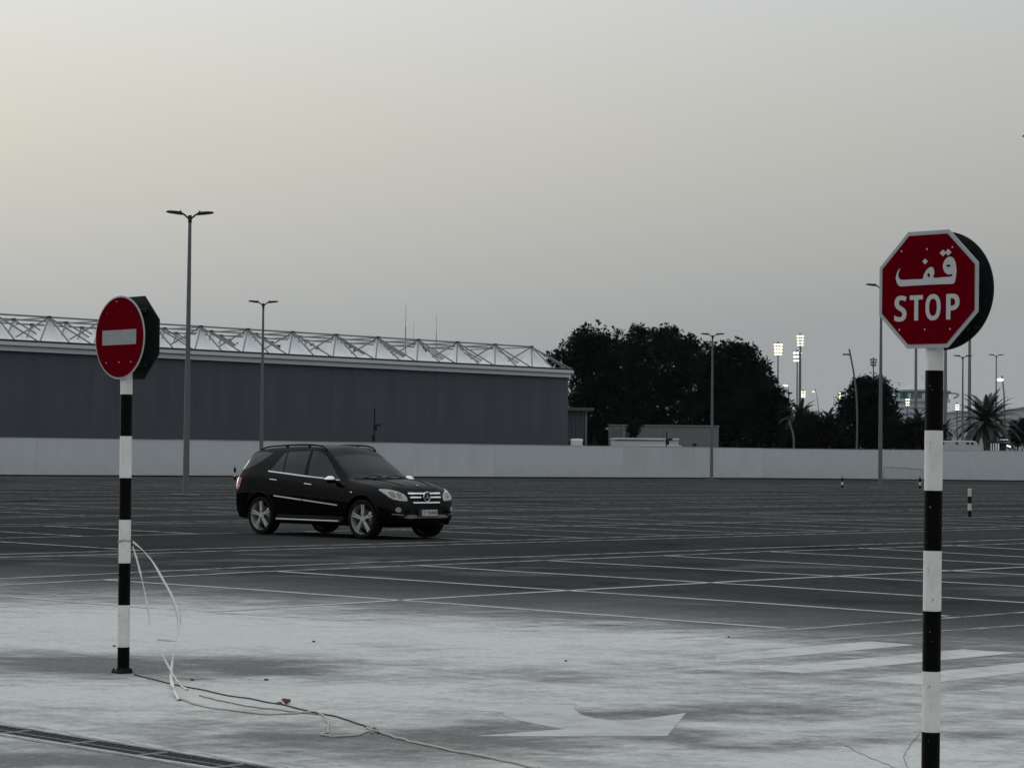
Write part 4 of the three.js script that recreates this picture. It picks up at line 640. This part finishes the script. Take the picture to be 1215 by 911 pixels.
    // mirror
    const mb = part('mirror', new THREE.SphereGeometry(0.5, 20, 14).scale(0.15, 0.14, 0.23).translate(0.70, 1.10, s * 1.045), paint, car); part('mirror_cap', new THREE.SphereGeometry(0.5, 20, 10, 0, Math.PI * 2, 0, Math.PI * 0.5).scale(0.162, 0.152, 0.24).translate(0.705, 1.103, s * 1.045), chrome, mb); part('mirror_arm', tube([V(0.74, 1.06, s * 0.85), V(0.72, 1.06, s * 0.95)], 0.03, 4, 8), trimBlack, mb);
    // running board, arch lips, mud of shadow-coloured plastic along the sill
    part('running_board', rbox(1.80, 0.035, 0.12, 0.014, -0.04, 0.315, s * 0.925), silver, car); part('sill_cover', rbox(1.92, 0.09, 0.05, 0.02, -0.02, 0.36, s * 0.905), trimBlack, car);
    for (const ax of [-AX, AX]) { const pts = []; for (let k = 0; k <= 22; k++) { const a = lerp(-0.12, Math.PI + 0.12, k / 22), px = ax + Math.cos(a) * (ARCH + 0.006), py = TR + 0.015 + Math.sin(a) * (ARCH + 0.006), h = hit(v, px, Math.max(0.34, py)); if (h) pts.push(V(px, py, h.p.z + s * 0.001)); } part('arch_lip', tube(pts, 0.016, 40, 6), paint, car); }
    part('rear_lamp', patch([[-2.06, 1.10], [-2.31, 1.115], [-2.345, 1.0], [-2.355, 0.90], [-2.20, 0.865], [-2.13, 0.93]], v, 0.012), phys([0.30, 0.010, 0.014], 0.12, 0, { clearcoat: 1, side: THREE.DoubleSide }), car); part('reverse_lamp', patch([[-2.13, 0.965], [-2.335, 0.985], [-2.345, 0.935], [-2.17, 0.925]], v, 0.016), phys([0.55, 0.45, 0.45], 0.15, 0, { side: THREE.DoubleSide }), car);
    part('fuel_flap', patch(Array.from({ length: 18 }, (_, k) => [-1.72 + 0.085 * Math.cos(k / 18 * 6.283), 1.06 + 0.085 * Math.sin(k / 18 * 6.283)]), v, v === 'R' ? 0.004 : 0.001), paint, car);
    part('side_marker', patch([[1.14, 0.865], [1.19, 0.865], [1.19, 0.885], [1.14, 0.885]], v, 0.004), chrome, car);
  }
  part('windscreen', patch([[1.05, 0.755], [1.09, 0.40], [1.10, 0], [1.09, -0.40], [1.05, -0.755], [0.85, -0.722], [0.60, -0.680], [0.36, -0.645], [0.315, -0.35], [0.30, 0], [0.315, 0.35], [0.36, 0.645], [0.60, 0.680], [0.85, 0.722]], 'T', 0.003, 0.09), shield, car);
  part('sun_band', patch([[0.50, -0.66], [0.36, -0.642], [0.315, -0.35], [0.30, 0], [0.315, 0.35], [0.36, 0.642], [0.50, 0.66], [0.46, 0.3], [0.45, 0], [0.46, -0.3]], 'T', 0.0055, 0.09), phys([0.0015, 0.0017, 0.002], 0.1, 0, { specularIntensity: 0.12, side: THREE.DoubleSide }), car);
  part('rear_window', patch([[-0.62, 1.20], [0.62, 1.20], [0.58, 1.48], [0.5, 1.53], [-0.5, 1.53], [-0.58, 1.48]], 'B', 0.003, 0.09), glass, car);
  const hood = part('bonnet', patch([[1.13, 0.72], [1.165, 0.35], [1.175, 0], [1.165, -0.35], [1.13, -0.72], [1.55, -0.66], [1.95, -0.585], [2.10, -0.50], [2.165, -0.30], [2.185, 0], [2.165, 0.30], [2.10, 0.50], [1.95, 0.585], [1.55, 0.66]], 'T', 0.004, 0.08), paint, car);
  for (const s of [-1, 1]) { part('bonnet_crease', patch([[1.20, s * 0.50], [1.20, s * 0.535], [1.6, s * 0.47], [2.05, s * 0.36], [2.05, s * 0.34], [1.6, s * 0.44]], 'T', 0.012, 0.08), paint, hood); part('bonnet_vent', patch([[1.20, s * 0.20], [1.27, s * 0.21], [1.27, s * 0.42], [1.22, s * 0.44]], 'T', 0.007, 0.08), trimBlack, hood); }
  for (const [a, b, c2, d2] of [[1.10, 0.55, 1.02, -0.02], [1.10, -0.05, 1.02, -0.6]]) { const A = hit('T', a, b), Bq = hit('T', c2, d2); part('wiper', tube([A.p.add(V(0, 0.02, 0)), Bq.p.clone().lerp(A.p, 0.5).add(V(0, 0.035, 0)), Bq.p.add(V(0, 0.02, 0))], 0.009, 10, 6), trimBlack, car); }
  part('cowl', patch([[1.095, 0.66], [1.13, 0.33], [1.14, 0], [1.13, -0.33], [1.095, -0.66], [1.125, -0.70], [1.158, -0.35], [1.168, 0], [1.158, 0.35], [1.125, 0.70]], 'T', 0.006, 0.09), trimBlack, car);
  // front: lamps, grille, badge, bumper, number plate
  const lampIn = phys([0.30, 0.30, 0.275], 0.3, 0.1, { clearcoat: 1, clearcoatRoughness: 0.02, side: THREE.DoubleSide }), projector = phys([0.10, 0.10, 0.10], 0.08, 0.3, { clearcoat: 1, side: THREE.DoubleSide });
  for (const s of [-1, 1]) {
    const q = (o) => o.map(([a, b]) => [a * s, b]);
    const hl = part('headlight', patch(q([[0.470, 0.775], [0.478, 0.725], [0.51, 0.715], [0.66, 0.728], [0.77, 0.752], [0.825, 0.80], [0.852, 0.865], [0.856, 0.918], [0.838, 0.940], [0.74, 0.928], [0.62, 0.895], [0.51, 0.84]]), 'F', 0.010, 0.05), lampIn, car);
    for (const [z, y, r] of [[0.635, 0.815, 0.052], [0.75, 0.838, 0.05]]) part('projector', patch(q([[z - 0.045, y - 0.05], [z + 0.035, y - 0.045], [z + 0.045, y + 0.04], [z + 0.01, y + 0.058], [z - 0.05, y + 0.045]]), 'F', 0.014, 0.04), projector, hl);
    part('fog_lamp', patch(q(Array.from({ length: 16 }, (_, k) => [0.70 + 0.055 * Math.cos(k / 16 * 6.283), 0.56 + 0.05 * Math.sin(k / 16 * 6.283)])), 'F', 0.010, 0.04), phys([0.25, 0.25, 0.26], 0.15, 0.4, { side: THREE.DoubleSide }), car);
    part('bumper_strip', patch(q([[0.60, 0.455], [0.80, 0.475], [0.80, 0.490], [0.60, 0.470]]), 'F', 0.010, 0.05), silver, car);
    part('lower_vent', patch(q([[0.46, 0.395], [0.72, 0.42], [0.70, 0.50], [0.46, 0.49]]), 'F', 0.004, 0.06), trimBlack, car);
  }
  const grille = part('grille', patch([[-0.440, 0.860], [-0.425, 0.79], [-0.37, 0.68], [-0.33, 0.655], [0.33, 0.655], [0.37, 0.68], [0.425, 0.79], [0.440, 0.860], [0.2, 0.895], [-0.2, 0.895]], 'F', 0.006, 0.05), trimBlack, car);
  for (const [y, w, h] of [[0.855, 0.425, 0.026], [0.785, 0.405, 0.024], [0.688, 0.355, 0.024]]) part('grille_bar', patch([[-w, y - h / 2], [w, y - h / 2], [w, y + h / 2], [-w, y + h / 2]], 'F', 0.022, 0.05), chrome, grille);
  { const h = hit('F', 0, 0.80), bx = h.p.x + 0.055, b = part('badge_ring', new THREE.TorusGeometry(0.088, 0.011, 10, 40).rotateY(Math.PI / 2).translate(bx, 0.80, 0), chrome, grille); part('badge_backing', cyl(0.086, 0.086, 0.02, 32).rotateZ(Math.PI / 2).translate(bx + 0.006, 0.80, 0), trimBlack, grille);
    for (let k = 0; k < 3; k++) { const a = Math.PI / 2 + k * 2.0944, sh = new THREE.Shape(); sh.moveTo(0.086 * Math.cos(a), 0.086 * Math.sin(a)); sh.lineTo(0.018 * Math.cos(a + 1.047), 0.018 * Math.sin(a + 1.047)); sh.lineTo(0, 0); sh.lineTo(0.018 * Math.cos(a - 1.047), 0.018 * Math.sin(a - 1.047)); part('badge_spoke', new THREE.ExtrudeGeometry(sh, { depth: 0.008, bevelEnabled: false }).rotateY(Math.PI / 2).translate(bx + 0.006, 0.80, 0), chrome, grille); }
    const t = hit('T', 2.0, 0); part('bonnet_badge', cyl(0.026, 0.022, 0.008, 20, t.p.x, t.p.y + 0.004, 0), chrome, hood); }
  part('air_intake', patch([[-0.42, 0.40], [0.42, 0.40], [0.46, 0.56], [0.40, 0.60], [-0.40, 0.60], [-0.46, 0.56]], 'F', 0.004, 0.06), trimBlack, car);
  part('skid_plate', patch([[-0.60, 0.415], [-0.52, 0.40], [0.52, 0.40], [0.60, 0.415], [0.48, 0.462], [-0.48, 0.462]], 'F', 0.016, 0.05), dullSilver, car);
  { const cv = document.createElement('canvas'); cv.width = 512; cv.height = 128; const c = cv.getContext('2d'); c.fillStyle = '#b9babb'; c.fillRect(0, 0, 512, 128); c.fillStyle = '#5c1c26'; c.fillRect(6, 6, 84, 116); c.fillStyle = '#8b8d8f'; c.fillRect(112, 30, 100, 30); c.fillRect(124, 72, 76, 26); c.fillStyle = '#101113'; c.font = 'bold 96px sans-serif'; c.fillText('18440', 232, 98); c.strokeStyle = '#333'; c.lineWidth = 5; c.strokeRect(3, 3, 506, 122);
    const t = new THREE.CanvasTexture(cv); t.colorSpace = THREE.SRGBColorSpace; const h = hit('F', 0, 0.50), px = h.p.x + 0.045; part('number_plate', new THREE.PlaneGeometry(0.50, 0.125).rotateY(Math.PI / 2).translate(px + 0.0085, 0.50, 0), mat(1, 0.5, 0, { map: t }), car, 'white number plate with a red end and black digits'); part('plate_holder', rbox(0.016, 0.14, 0.52, 0.005, px, 0.50, 0), trimBlack, car); }
  // wheels
  const tyreG = new THREE.LatheGeometry([[0.285, -0.115], [0.315, -0.128], [0.350, -0.126], [0.366, -0.112], [0.372, -0.08], [0.372, 0.08], [0.366, 0.112], [0.350, 0.126], [0.315, 0.128], [0.285, 0.115]].map(([r, z]) => new THREE.Vector2(r, z)), 48).rotateX(Math.PI / 2);
  const barrelG = new THREE.LatheGeometry([[0.272, 0.02], [0.280, 0.07], [0.286, 0.112], [0.294, 0.117], [0.294, 0.11], [0.285, 0.0], [0.285, -0.11]].map(([r, z]) => new THREE.Vector2(r, z)), 48).rotateX(Math.PI / 2);
  const spokeG = (() => { const gs = []; for (const s of [-1, 1]) { const sh = new THREE.Shape(); sh.moveTo(0.045, s * 0.006); sh.lineTo(0.09, s * 0.023); sh.lineTo(0.278, s * 0.034); sh.lineTo(0.278, s * 0.019); sh.lineTo(0.12, s * 0.009); sh.closePath(); gs.push(new THREE.ExtrudeGeometry(sh, { depth: 0.03, bevelEnabled: true, bevelSize: 0.005, bevelThickness: 0.006, bevelSegments: 2 }).translate(0, 0, 0.066)); } return mergeGeometries(gs); })();
  const alloy = phys([0.60, 0.60, 0.59], 0.3, 0.55, { side: THREE.DoubleSide }), discM = phys([0.10, 0.10, 0.105], 0.5, 0.7);
  for (const ax of [-AX, AX]) for (const s of [-1, 1]) {
    const w = new THREE.Group(); w.name = 'wheel'; w.position.set(ax, TR, s * 0.81); w.rotation.y = s < 0 ? Math.PI : 0; if (ax > 0) w.rotation.y += 0.03; car.add(w);
    part('tyre', tyreG, rubber, w); const rim = part('rim', barrelG, alloy, w); part('brake_disc', cyl(0.19, 0.19, 0.02, 32).rotateX(Math.PI / 2).translate(0, 0, 0.0), discM, w); part('wheel_back', cyl(0.283, 0.283, 0.01, 32).rotateX(Math.PI / 2).translate(0, 0, -0.06), under, w);
    for (let k = 0; k < 5; k++) part('spoke', spokeG, alloy, w).rotation.z = Math.PI / 2 + k * Math.PI * 2 / 5 + (ax > 0 ? 0.02 : 0.06); part('hub', cyl(0.062, 0.05, 0.035, 24).rotateX(Math.PI / 2).translate(0, 0, 0.075), alloy, w);
    part('caliper', rbox(0.08, 0.16, 0.05, 0.015, 0.15, 0.06, 0.03), silver, w);
  }
  part('underbody', box(3.9, 0.10, 1.25, 0, 0.27, 0), under, car);
  const ex = part('tow_hook_cover', rbox(0.02, 0.03, 0.06, 0.006, hit('F', 0.05, 0.37) ? hit('F', 0.05, 0.37).p.x - 0.2 : 2.0, 0.24, 0.05), trimBlack, car);
}

// ---------- bollards, barrier ----------
const bollWhite = mat([0.50, 0.50, 0.42], 0.6), bollBlack = mat([0.004, 0.004, 0.004], 0.6);
function bollard(label, p, h, r, first, n, spike) {
  const g = thing('bollard', label, 'bollard', p, 0, 'banded bollards in the car park'); const b = h / n;
  for (let k = 0; k < n; k++) part((k + first) % 2 ? 'white_band' : 'black_band', cyl(r, r, b - 0.001, 16, 0, k * b), (k + first) % 2 ? bollWhite : bollBlack, g);
  part('cap', new THREE.SphereGeometry(r, 14, 6, 0, 6.284, 0, 1.571).scale(1, 0.35, 1).translate(0, h, 0), (n - 1 + first) % 2 ? bollWhite : bollBlack, g);
  part('base_plate', cyl(r * 2.1, r * 2.0, 0.018, 18), padMat, g); if (spike) part('stub', cyl(r * 0.28, r * 0.24, 0.16, 8, 0, h), bollBlack, g);
}
bollard('banded bollard with a pale cream top standing by itself beyond the stop sign', gnd(1151, 614), 0.80, 0.054, 0, 4, false);
bollard('short banded bollard near the lamp post by the steel barrier', gnd(999.7, 579.3), 0.56, 0.07, 0, 3, true);
bollard('short banded bollard just beside the stop sign post by the steel barrier', gnd(1092, 580), 0.60, 0.07, 0, 3, true);
bollard('banded bollard in front of the long hoarding behind the car', gnd(278.2, 570), 0.72, 0.075, 0, 3, true);
{
  const d = 150, a = at(1048.5, 572, d), g = thing('steel_barrier', 'leaning grey steel crowd barrier against the white hoarding', 'barrier', V(a.x, 0, -d), 0.0), w = 2.6, h = 1.02, st = mat([0.15, 0.16, 0.165], 0.5, 0.4); g.rotation.set(-0.12, -0.03, -0.055); g.position.y = 0.14;
  part('frame', tube([V(0, 0.05, 0), V(0, h - 0.15, 0), V(0.05, h - 0.03, 0), V(0.18, h, 0), V(w - 0.18, h, 0), V(w - 0.05, h - 0.03, 0), V(w, h - 0.15, 0), V(w, 0.05, 0)], 0.024, 60, 6), st, g); part('bottom_rail', new THREE.CylinderGeometry(0.018, 0.018, w, 6).rotateZ(Math.PI / 2).translate(w / 2, 0.16, 0), st, g);
  const bg = new THREE.CylinderGeometry(0.011, 0.011, h - 0.16, 5).translate(0, (h + 0.16) / 2, 0); for (let k = 1; k < 18; k++) part('bar', bg, st, g).position.x = k * w / 18;
  for (const x of [0.35, w - 0.35]) part('foot', rbox(0.05, 0.03, 0.6, 0.01, x, 0.03, 0), st, g);
}
// ---------- drain ----------
{
  const c = DC.clone().setY(0.003), ang = DA;
  const ch = new THREE.Group(); ch.name = 'drain_channel'; ch.userData.kind = 'structure'; ch.position.copy(c); ch.rotation.y = -ang; scene.add(ch);
  const kerbTex = dataTex(512, 64, (i, j) => 255 * clamp(0.80 + 0.5 * (fbm(i * 0.03, j * 0.05, 4) - 0.5) + 0.12 * (hash(i, j) - 0.5)), true), kerb = mat([0.60, 0.61, 0.60], 0.95, 0, { map: kerbTex, specularIntensity: 0.05 });
  const trough = mat([0.20, 0.20, 0.195], 0.95), DM = (DL0 + DL1) / 2, DLEN = DL1 - DL0;
  part('channel_floor', box(DLEN, 0.02, 0.3, DM, -0.17, 0), trough, ch); for (const z of [-1, 1]) part('channel_side', box(DLEN, 0.17, 0.03, DM, -0.0855, z * 0.1235), trough, ch); for (const e of [DL0, DL1]) part('channel_end', box(0.03, 0.17, 0.217, e, -0.0855, 0), trough, ch);
  for (const s of [-1, 1]) for (let k = 0; k < 5; k++) part('channel_edge', rbox(1.235, 0.014, s < 0 ? 0.095 : 0.035, 0.004, -1.28 + k * 1.24, 0.006, s * (s < 0 ? 0.160 : 0.130)), kerb, ch);
  const iron = mat([0.045, 0.045, 0.046], 0.9, 0), ironDust = mat([0.085, 0.086, 0.086], 0.95, 0), barG = rbox(0.009, 0.022, 0.094, 0.002, 0, -0.006, 0, 1), railG = rbox(0.606, 0.024, 0.009, 0.002, 0, -0.006, 0, 1), dusty = mat([0.20, 0.205, 0.202], 0.95);
  for (let k = 1; k < 7; k++) {
    const g = thing('drain_grate', 'iron slotted grate lying in the dusty drain channel, one of a row', 'drain grate', V(c.x, c.y, c.z).add(V(0.728, 0, 0.685).multiplyScalar(-1.4 + 0.62 * k)), -ang, 'drain grates in the channel');
    for (const z of [-0.104, 0, 0.104]) part('rail', railG, z === 0 ? dusty : iron, g).position.z = z;
    for (const e of [-1, 1]) part('end_bar', rbox(0.012, 0.024, 0.212, 0.002, 0, -0.006, 0, 1), dusty, g).position.x = e * 0.300;
    for (const z of [-0.052, 0.052]) for (let b = 1; b < 17; b++) part('bar', barG, b % 2 ? iron : ironDust, g).position.set(-0.303 + b * 0.0357, 0, z);
  }
}
// ---------- tape and cord ----------
function tapeGeo(pts, width, twist, ph = 0) {
  const cv = new THREE.CatmullRomCurve3(pts), n = 70, pos = [], idx = []; const fr = cv.computeFrenetFrames(n, false);
  for (let i = 0; i <= n; i++) { const t = i / n, p = cv.getPointAt(t), a = ph + twist * t + 0.5 * Math.sin(t * 17), s = fr.normals[i].clone().multiplyScalar(Math.cos(a)).addScaledVector(fr.binormals[i], Math.sin(a)), w = width * (0.8 + 0.4 * vnoise(i * 0.3, ph * 9)), u = fr.tangents[i].clone().cross(s).multiplyScalar(0.0012 + 0.004 * Math.abs(Math.sin(i * 0.7))); for (const [k, v] of [[-1, 0], [0, 1], [1, 0], [0, -1]]) { const q = p.clone().addScaledVector(s, k * w / 2).addScaledVector(u, v); q.y = Math.max(0.007, q.y); pos.push(q.x, q.y, q.z); } }
  for (let i = 0; i < n; i++) for (let k = 0; k < 4; k++) { const a = i * 4 + k, b = i * 4 + (k + 1) % 4; idx.push(a, b, a + 4, b, b + 4, a + 4); }
  const g = new THREE.BufferGeometry(); g.setAttribute('position', new THREE.Float32BufferAttribute(pos, 3)); g.setIndex(idx); g.computeVertexNormals(); return g;
}
const tapeMat = phys([0.66, 0.66, 0.64], 0.5, 0, { side: THREE.DoubleSide, specularIntensity: 0.4 });
{
  const P = (x, y, d) => at(x, y, d);
  const t1 = thing('plastic_tape', 'long white plastic tape bowed out from the no entry post to the ground', 'tape', V(0, 0, 0)); part('strand', tapeGeo([P(157, 643, 15.96), P(167, 651, 15.90), P(181, 667, 15.84), P(192, 686, 15.8), P(203, 706, 15.76), P(211, 728, 15.72), P(212, 742, 15.68), P(208, 766, 15.6), P(204, 786, 15.5), P(203, 800, 15.4), gnd(206, 817, 0.03), gnd(212, 830, 0.012)], 0.026, 9), tapeMat, t1);
  part('knot', tapeGeo([0, 1, 2, 3, 4, 5, 6, 7, 8].map((k) => { const a = k / 8 * 6.6; return V(gnd(144, 799).x + 0.0455 * Math.cos(a) + 0.004, P(150, 642.5, 16).y + 0.008 * Math.sin(k), gnd(144, 799).z + 0.0455 * Math.sin(a)); }), 0.014, 1), mat([0.42, 0.30, 0.27], 0.8), t1, 'reddish twist of cord round the post');
  const t2 = thing('plastic_tape', 'short white plastic tape hanging close to the no entry post', 'tape', V(0, 0, 0)); part('strand', tapeGeo([P(157, 648, 15.96), P(162, 664, 15.92), P(167, 684, 15.9), P(172, 706, 15.88), P(175, 722, 15.86), P(177, 742, 15.84)], 0.020, 7, 1), tapeMat, t2);
  const t3 = thing('plastic_tape', 'white plastic tape crossing the bowed one low above the dust', 'tape', V(0, 0, 0)); part('strand', tapeGeo([P(208, 761, 15.6), P(198, 759.5, 15.58), P(186.5, 759, 15.55), P(189, 770, 15.5), P(196, 784, 15.45), P(203, 797, 15.4), gnd(212, 811, 0.02), gnd(222, 818, 0.012)], 0.017, 6, 2), tapeMat, t3);
  const wob = (l, a, y) => l.map(([x, py], k) => { const p = gnd(x, py); p.x += (hash(k, a) - 0.5) * 0.012; p.z += (vnoise(k * 0.5, a + 4) - 0.5) * 0.05; p.y = y - 0.004 + 0.003 * hash(k, a + 9); return p; });
  const dk = mat([0.05, 0.047, 0.045], 0.8), lt = mat([0.40, 0.39, 0.37], 0.85);
  const dense = (l) => new THREE.CatmullRomCurve3(l.map(([x, y]) => V(x, y, 0))).getPoints(l.length * 3).map((v) => [v.x, v.y]);
  part('strand', tube(wob(dense([[158, 802], [185, 809], [225, 817.5], [270, 826], [310, 833], [340, 839], [372, 847], [400, 852], [430, 861], [446, 868]]), 1, 0.011), 0.0045, 160, 6), dk, tag(thing('cord', 'thin dark cord running over the dust from the no entry post', 'cord'), null));
  part('strand', tube(wob(dense([[212, 831], [240, 839], [275, 845], [315, 848.5], [350, 848], [375, 846.5], [385, 853], [389.5, 862], [388, 870], [380, 873], [398, 875.5], [424, 874], [440, 868]]), 2, 0.012), 0.0058, 160, 6), lt, thing('cord', 'pale cord looping over the dust beyond the tape ends', 'cord'));
  part('strand', tube(wob(dense([[236, 826], [262, 833], [295, 840], [330, 843], [360, 847.5], [378, 849]]), 3, 0.011), 0.004, 90, 6), mat([0.26, 0.25, 0.24], 0.85), thing('cord', 'short grey cord lying between the dark and the pale cord', 'cord'));
  const c4 = thing('cord', 'pale knotted cord leading away over the darker swept ground', 'cord'); part('strand', tube(wob(dense([[436, 865], [446, 869], [470, 877], [500, 885], [540, 893], [590, 903], [640, 914]]), 4, 0.013), 0.0070, 120, 6), lt, c4);
  { const p = gnd(443, 867, 0.02); for (const [a, b] of [[0, 0.5], [1.3, -0.6], [2.4, 0.9]]) part('knot', new THREE.TorusGeometry(0.02, 0.008, 6, 14).rotateX(a).rotateY(b).translate(p.x, p.y, p.z), lt, c4); }
  const c5 = thing('wire', 'thin dark wire curling on the dust by the foot of the stop sign post', 'wire'); part('strand', tube(wob(dense([[1092, 872], [1082, 884], [1074, 897], [1078, 911], [1090, 922]]), 5, 0.008), 0.0014, 60, 5), mat([0.10, 0.095, 0.09], 0.8), c5); part('strand', tube(wob(dense([[1003, 885], [1018, 893], [1040, 903], [1060, 911], [1075, 918]]), 6, 0.008), 0.0014, 60, 5), mat([0.10, 0.095, 0.09], 0.8), c5);
  // red scrap and grit
  const s = thing('litter_scrap', 'crumpled dull red scrap lying on the dark cord', 'litter', gnd(339, 836)); const ic = new THREE.IcosahedronGeometry(0.022, 2), pp = ic.attributes.position; for (let i = 0; i < pp.count; i++) { const k = 0.6 + 0.7 * vnoise(pp.getX(i) * 60 + 5, pp.getY(i) * 60 + pp.getZ(i) * 45); pp.setXYZ(i, pp.getX(i) * k * 1.25, Math.max(0, pp.getY(i) * k * 0.8 + 0.024), pp.getZ(i) * k); } ic.computeVertexNormals(); part('crumpled_sheet', ic, mat([0.13, 0.05, 0.052], 0.8), s); part('folded_edge', new THREE.IcosahedronGeometry(0.013, 1).scale(1.6, 0.6, 1).translate(-0.04, 0.012, 0.01), mat([0.20, 0.08, 0.08], 0.7), s);
  const lab = ['small dark stone on the pale dust beyond the cords', 'small dark stone beside the taped post', 'tiny dark stone on the dust by the first bay line', 'small dark stone by the tape ends', 'dark pebble alone on the wide pale dust', 'dark pebble close to the crossing stripes'];
  [[227.5, 807], [315.5, 807], [372, 761.5], [135, 767], [671.5, 784.5], [865, 756]].forEach(([x, y], k) => { const g = new THREE.IcosahedronGeometry(0.008 + 0.004 * hash(k, 2), 1), q = g.attributes.position; for (let i = 0; i < q.count; i++) { const f = 0.7 + 0.5 * hash(Math.round(q.getX(i) * 900), Math.round(q.getY(i) * 900) + Math.round(q.getZ(i) * 700)); q.setXYZ(i, q.getX(i) * f * 1.5, q.getY(i) * f * 0.7, q.getZ(i) * f); } g.computeVertexNormals(); const m = part('stone', g.translate(0, 0.004, 0), mat([0.03, 0.028, 0.027], 0.9), scene); m.position.copy(gnd(x, y, 0.004)); tag(m, lab[k], 'stone', 'loose stones on the pavement'); });
}
// ---------- van and kiosk behind the hoarding ----------
{
  const d = 196, s = d / FOCAL, a = at(1112, 530, d), Y = (py) => at(1140, py, d).y, g = thing('white_van', 'white van roof with dark windows showing above the hoarding', 'van', V(a.x, 0, -d)), wm = mat([0.42, 0.43, 0.44], 0.4), W = 50 * s;
  const sh = new THREE.Shape(); sh.moveTo(0, 0.35); sh.lineTo(0, Y(524.5)); sh.quadraticCurveTo(1.2, Y(523.2), 2.6, Y(523.5)); sh.lineTo(W - 0.35, Y(524)); sh.quadraticCurveTo(W - 0.02, Y(525.5), W + 0.1, 1.9); sh.lineTo(W + 0.75, 1.15); sh.lineTo(W + 0.8, 0.35); sh.closePath();
  part('body', new THREE.ExtrudeGeometry(sh, { depth: 1.7, bevelEnabled: true, bevelSize: 0.06, bevelThickness: 0.08, bevelSegments: 3 }).translate(0, 0, -1.7), wm, g);
  for (const [x, w] of [[0.5, 0.3], [1.75, 0.22], [2.7, 0.26], [3.1, 0.26]]) part('window', rbox(w, 0.16, 0.03, 0.02, x, Y(526), 0.10), railMat, g);
  part('windscreen', rbox(0.06, 0.6, 1.5, 0.02, W + 0.02, 2.1, -0.85), railMat, g); for (const x of [0.8, W - 0.4]) part('wheel', cyl(0.33, 0.33, 0.24, 20).rotateX(Math.PI / 2).translate(x, 0.33, -0.1), bollBlack, g);
  part('roof_unit', rbox(0.9, 0.26, 0.7, 0.05, 0.95, Y(523.6) + 0.1, -0.8), railMat, g); part('aerial', cyl(0.018, 0.012, 0.9, 6, 0.62, Y(523.6), -0.8), railMat, g);
}
{
  const d = 205, s = d / FOCAL, a = at(1175, 530, d), Y = (py) => at(1185, py, d).y, g = thing('gate_kiosk', 'small dark roofed kiosk with white posts beside the date palm', 'kiosk', V(a.x, 0, -d)), w = 24 * s, wp = mat([0.55, 0.56, 0.57], 0.6);
  part('roof', rbox(w, 0.2, 2.2, 0.04, w / 2, Y(524.5), -1), railMat, g); part('back_wall', box(w, Y(525), 0.1, w / 2, Y(525) / 2, -2), mat([0.05, 0.052, 0.054], 0.8), g); for (let k = 0; k < 4; k++) part('post', cyl(0.06, 0.06, Y(525.5), 8, 0.12 + k * 0.22, 0, 0), wp, g); part('upper_rail', box(w * 0.4, 0.06, 0.06, w * 0.7, Y(521.5), 0), wp, g);
  const e = at(1197, 529.3, d).sub(g.position); part('lamp', rbox(0.42, 0.16, 0.12, 0.05, 0, 0, 0).rotateZ(-0.35).translate(e.x, e.y, 0.15), new THREE.MeshStandardMaterial({ color: 0x111111, emissive: C(0.95, 0.98, 1), emissiveIntensity: 1.3 }), g); const pl = new THREE.PointLight(C(0.95, 0.98, 1), 3); pl.position.set(e.x, e.y, 0.6); pl.castShadow = true; g.add(pl);
}


scene.fog = new THREE.FogExp2(new THREE.Color().setRGB(0.62, 0.64, 0.66), 0.00003);
renderer.render(scene, camera);
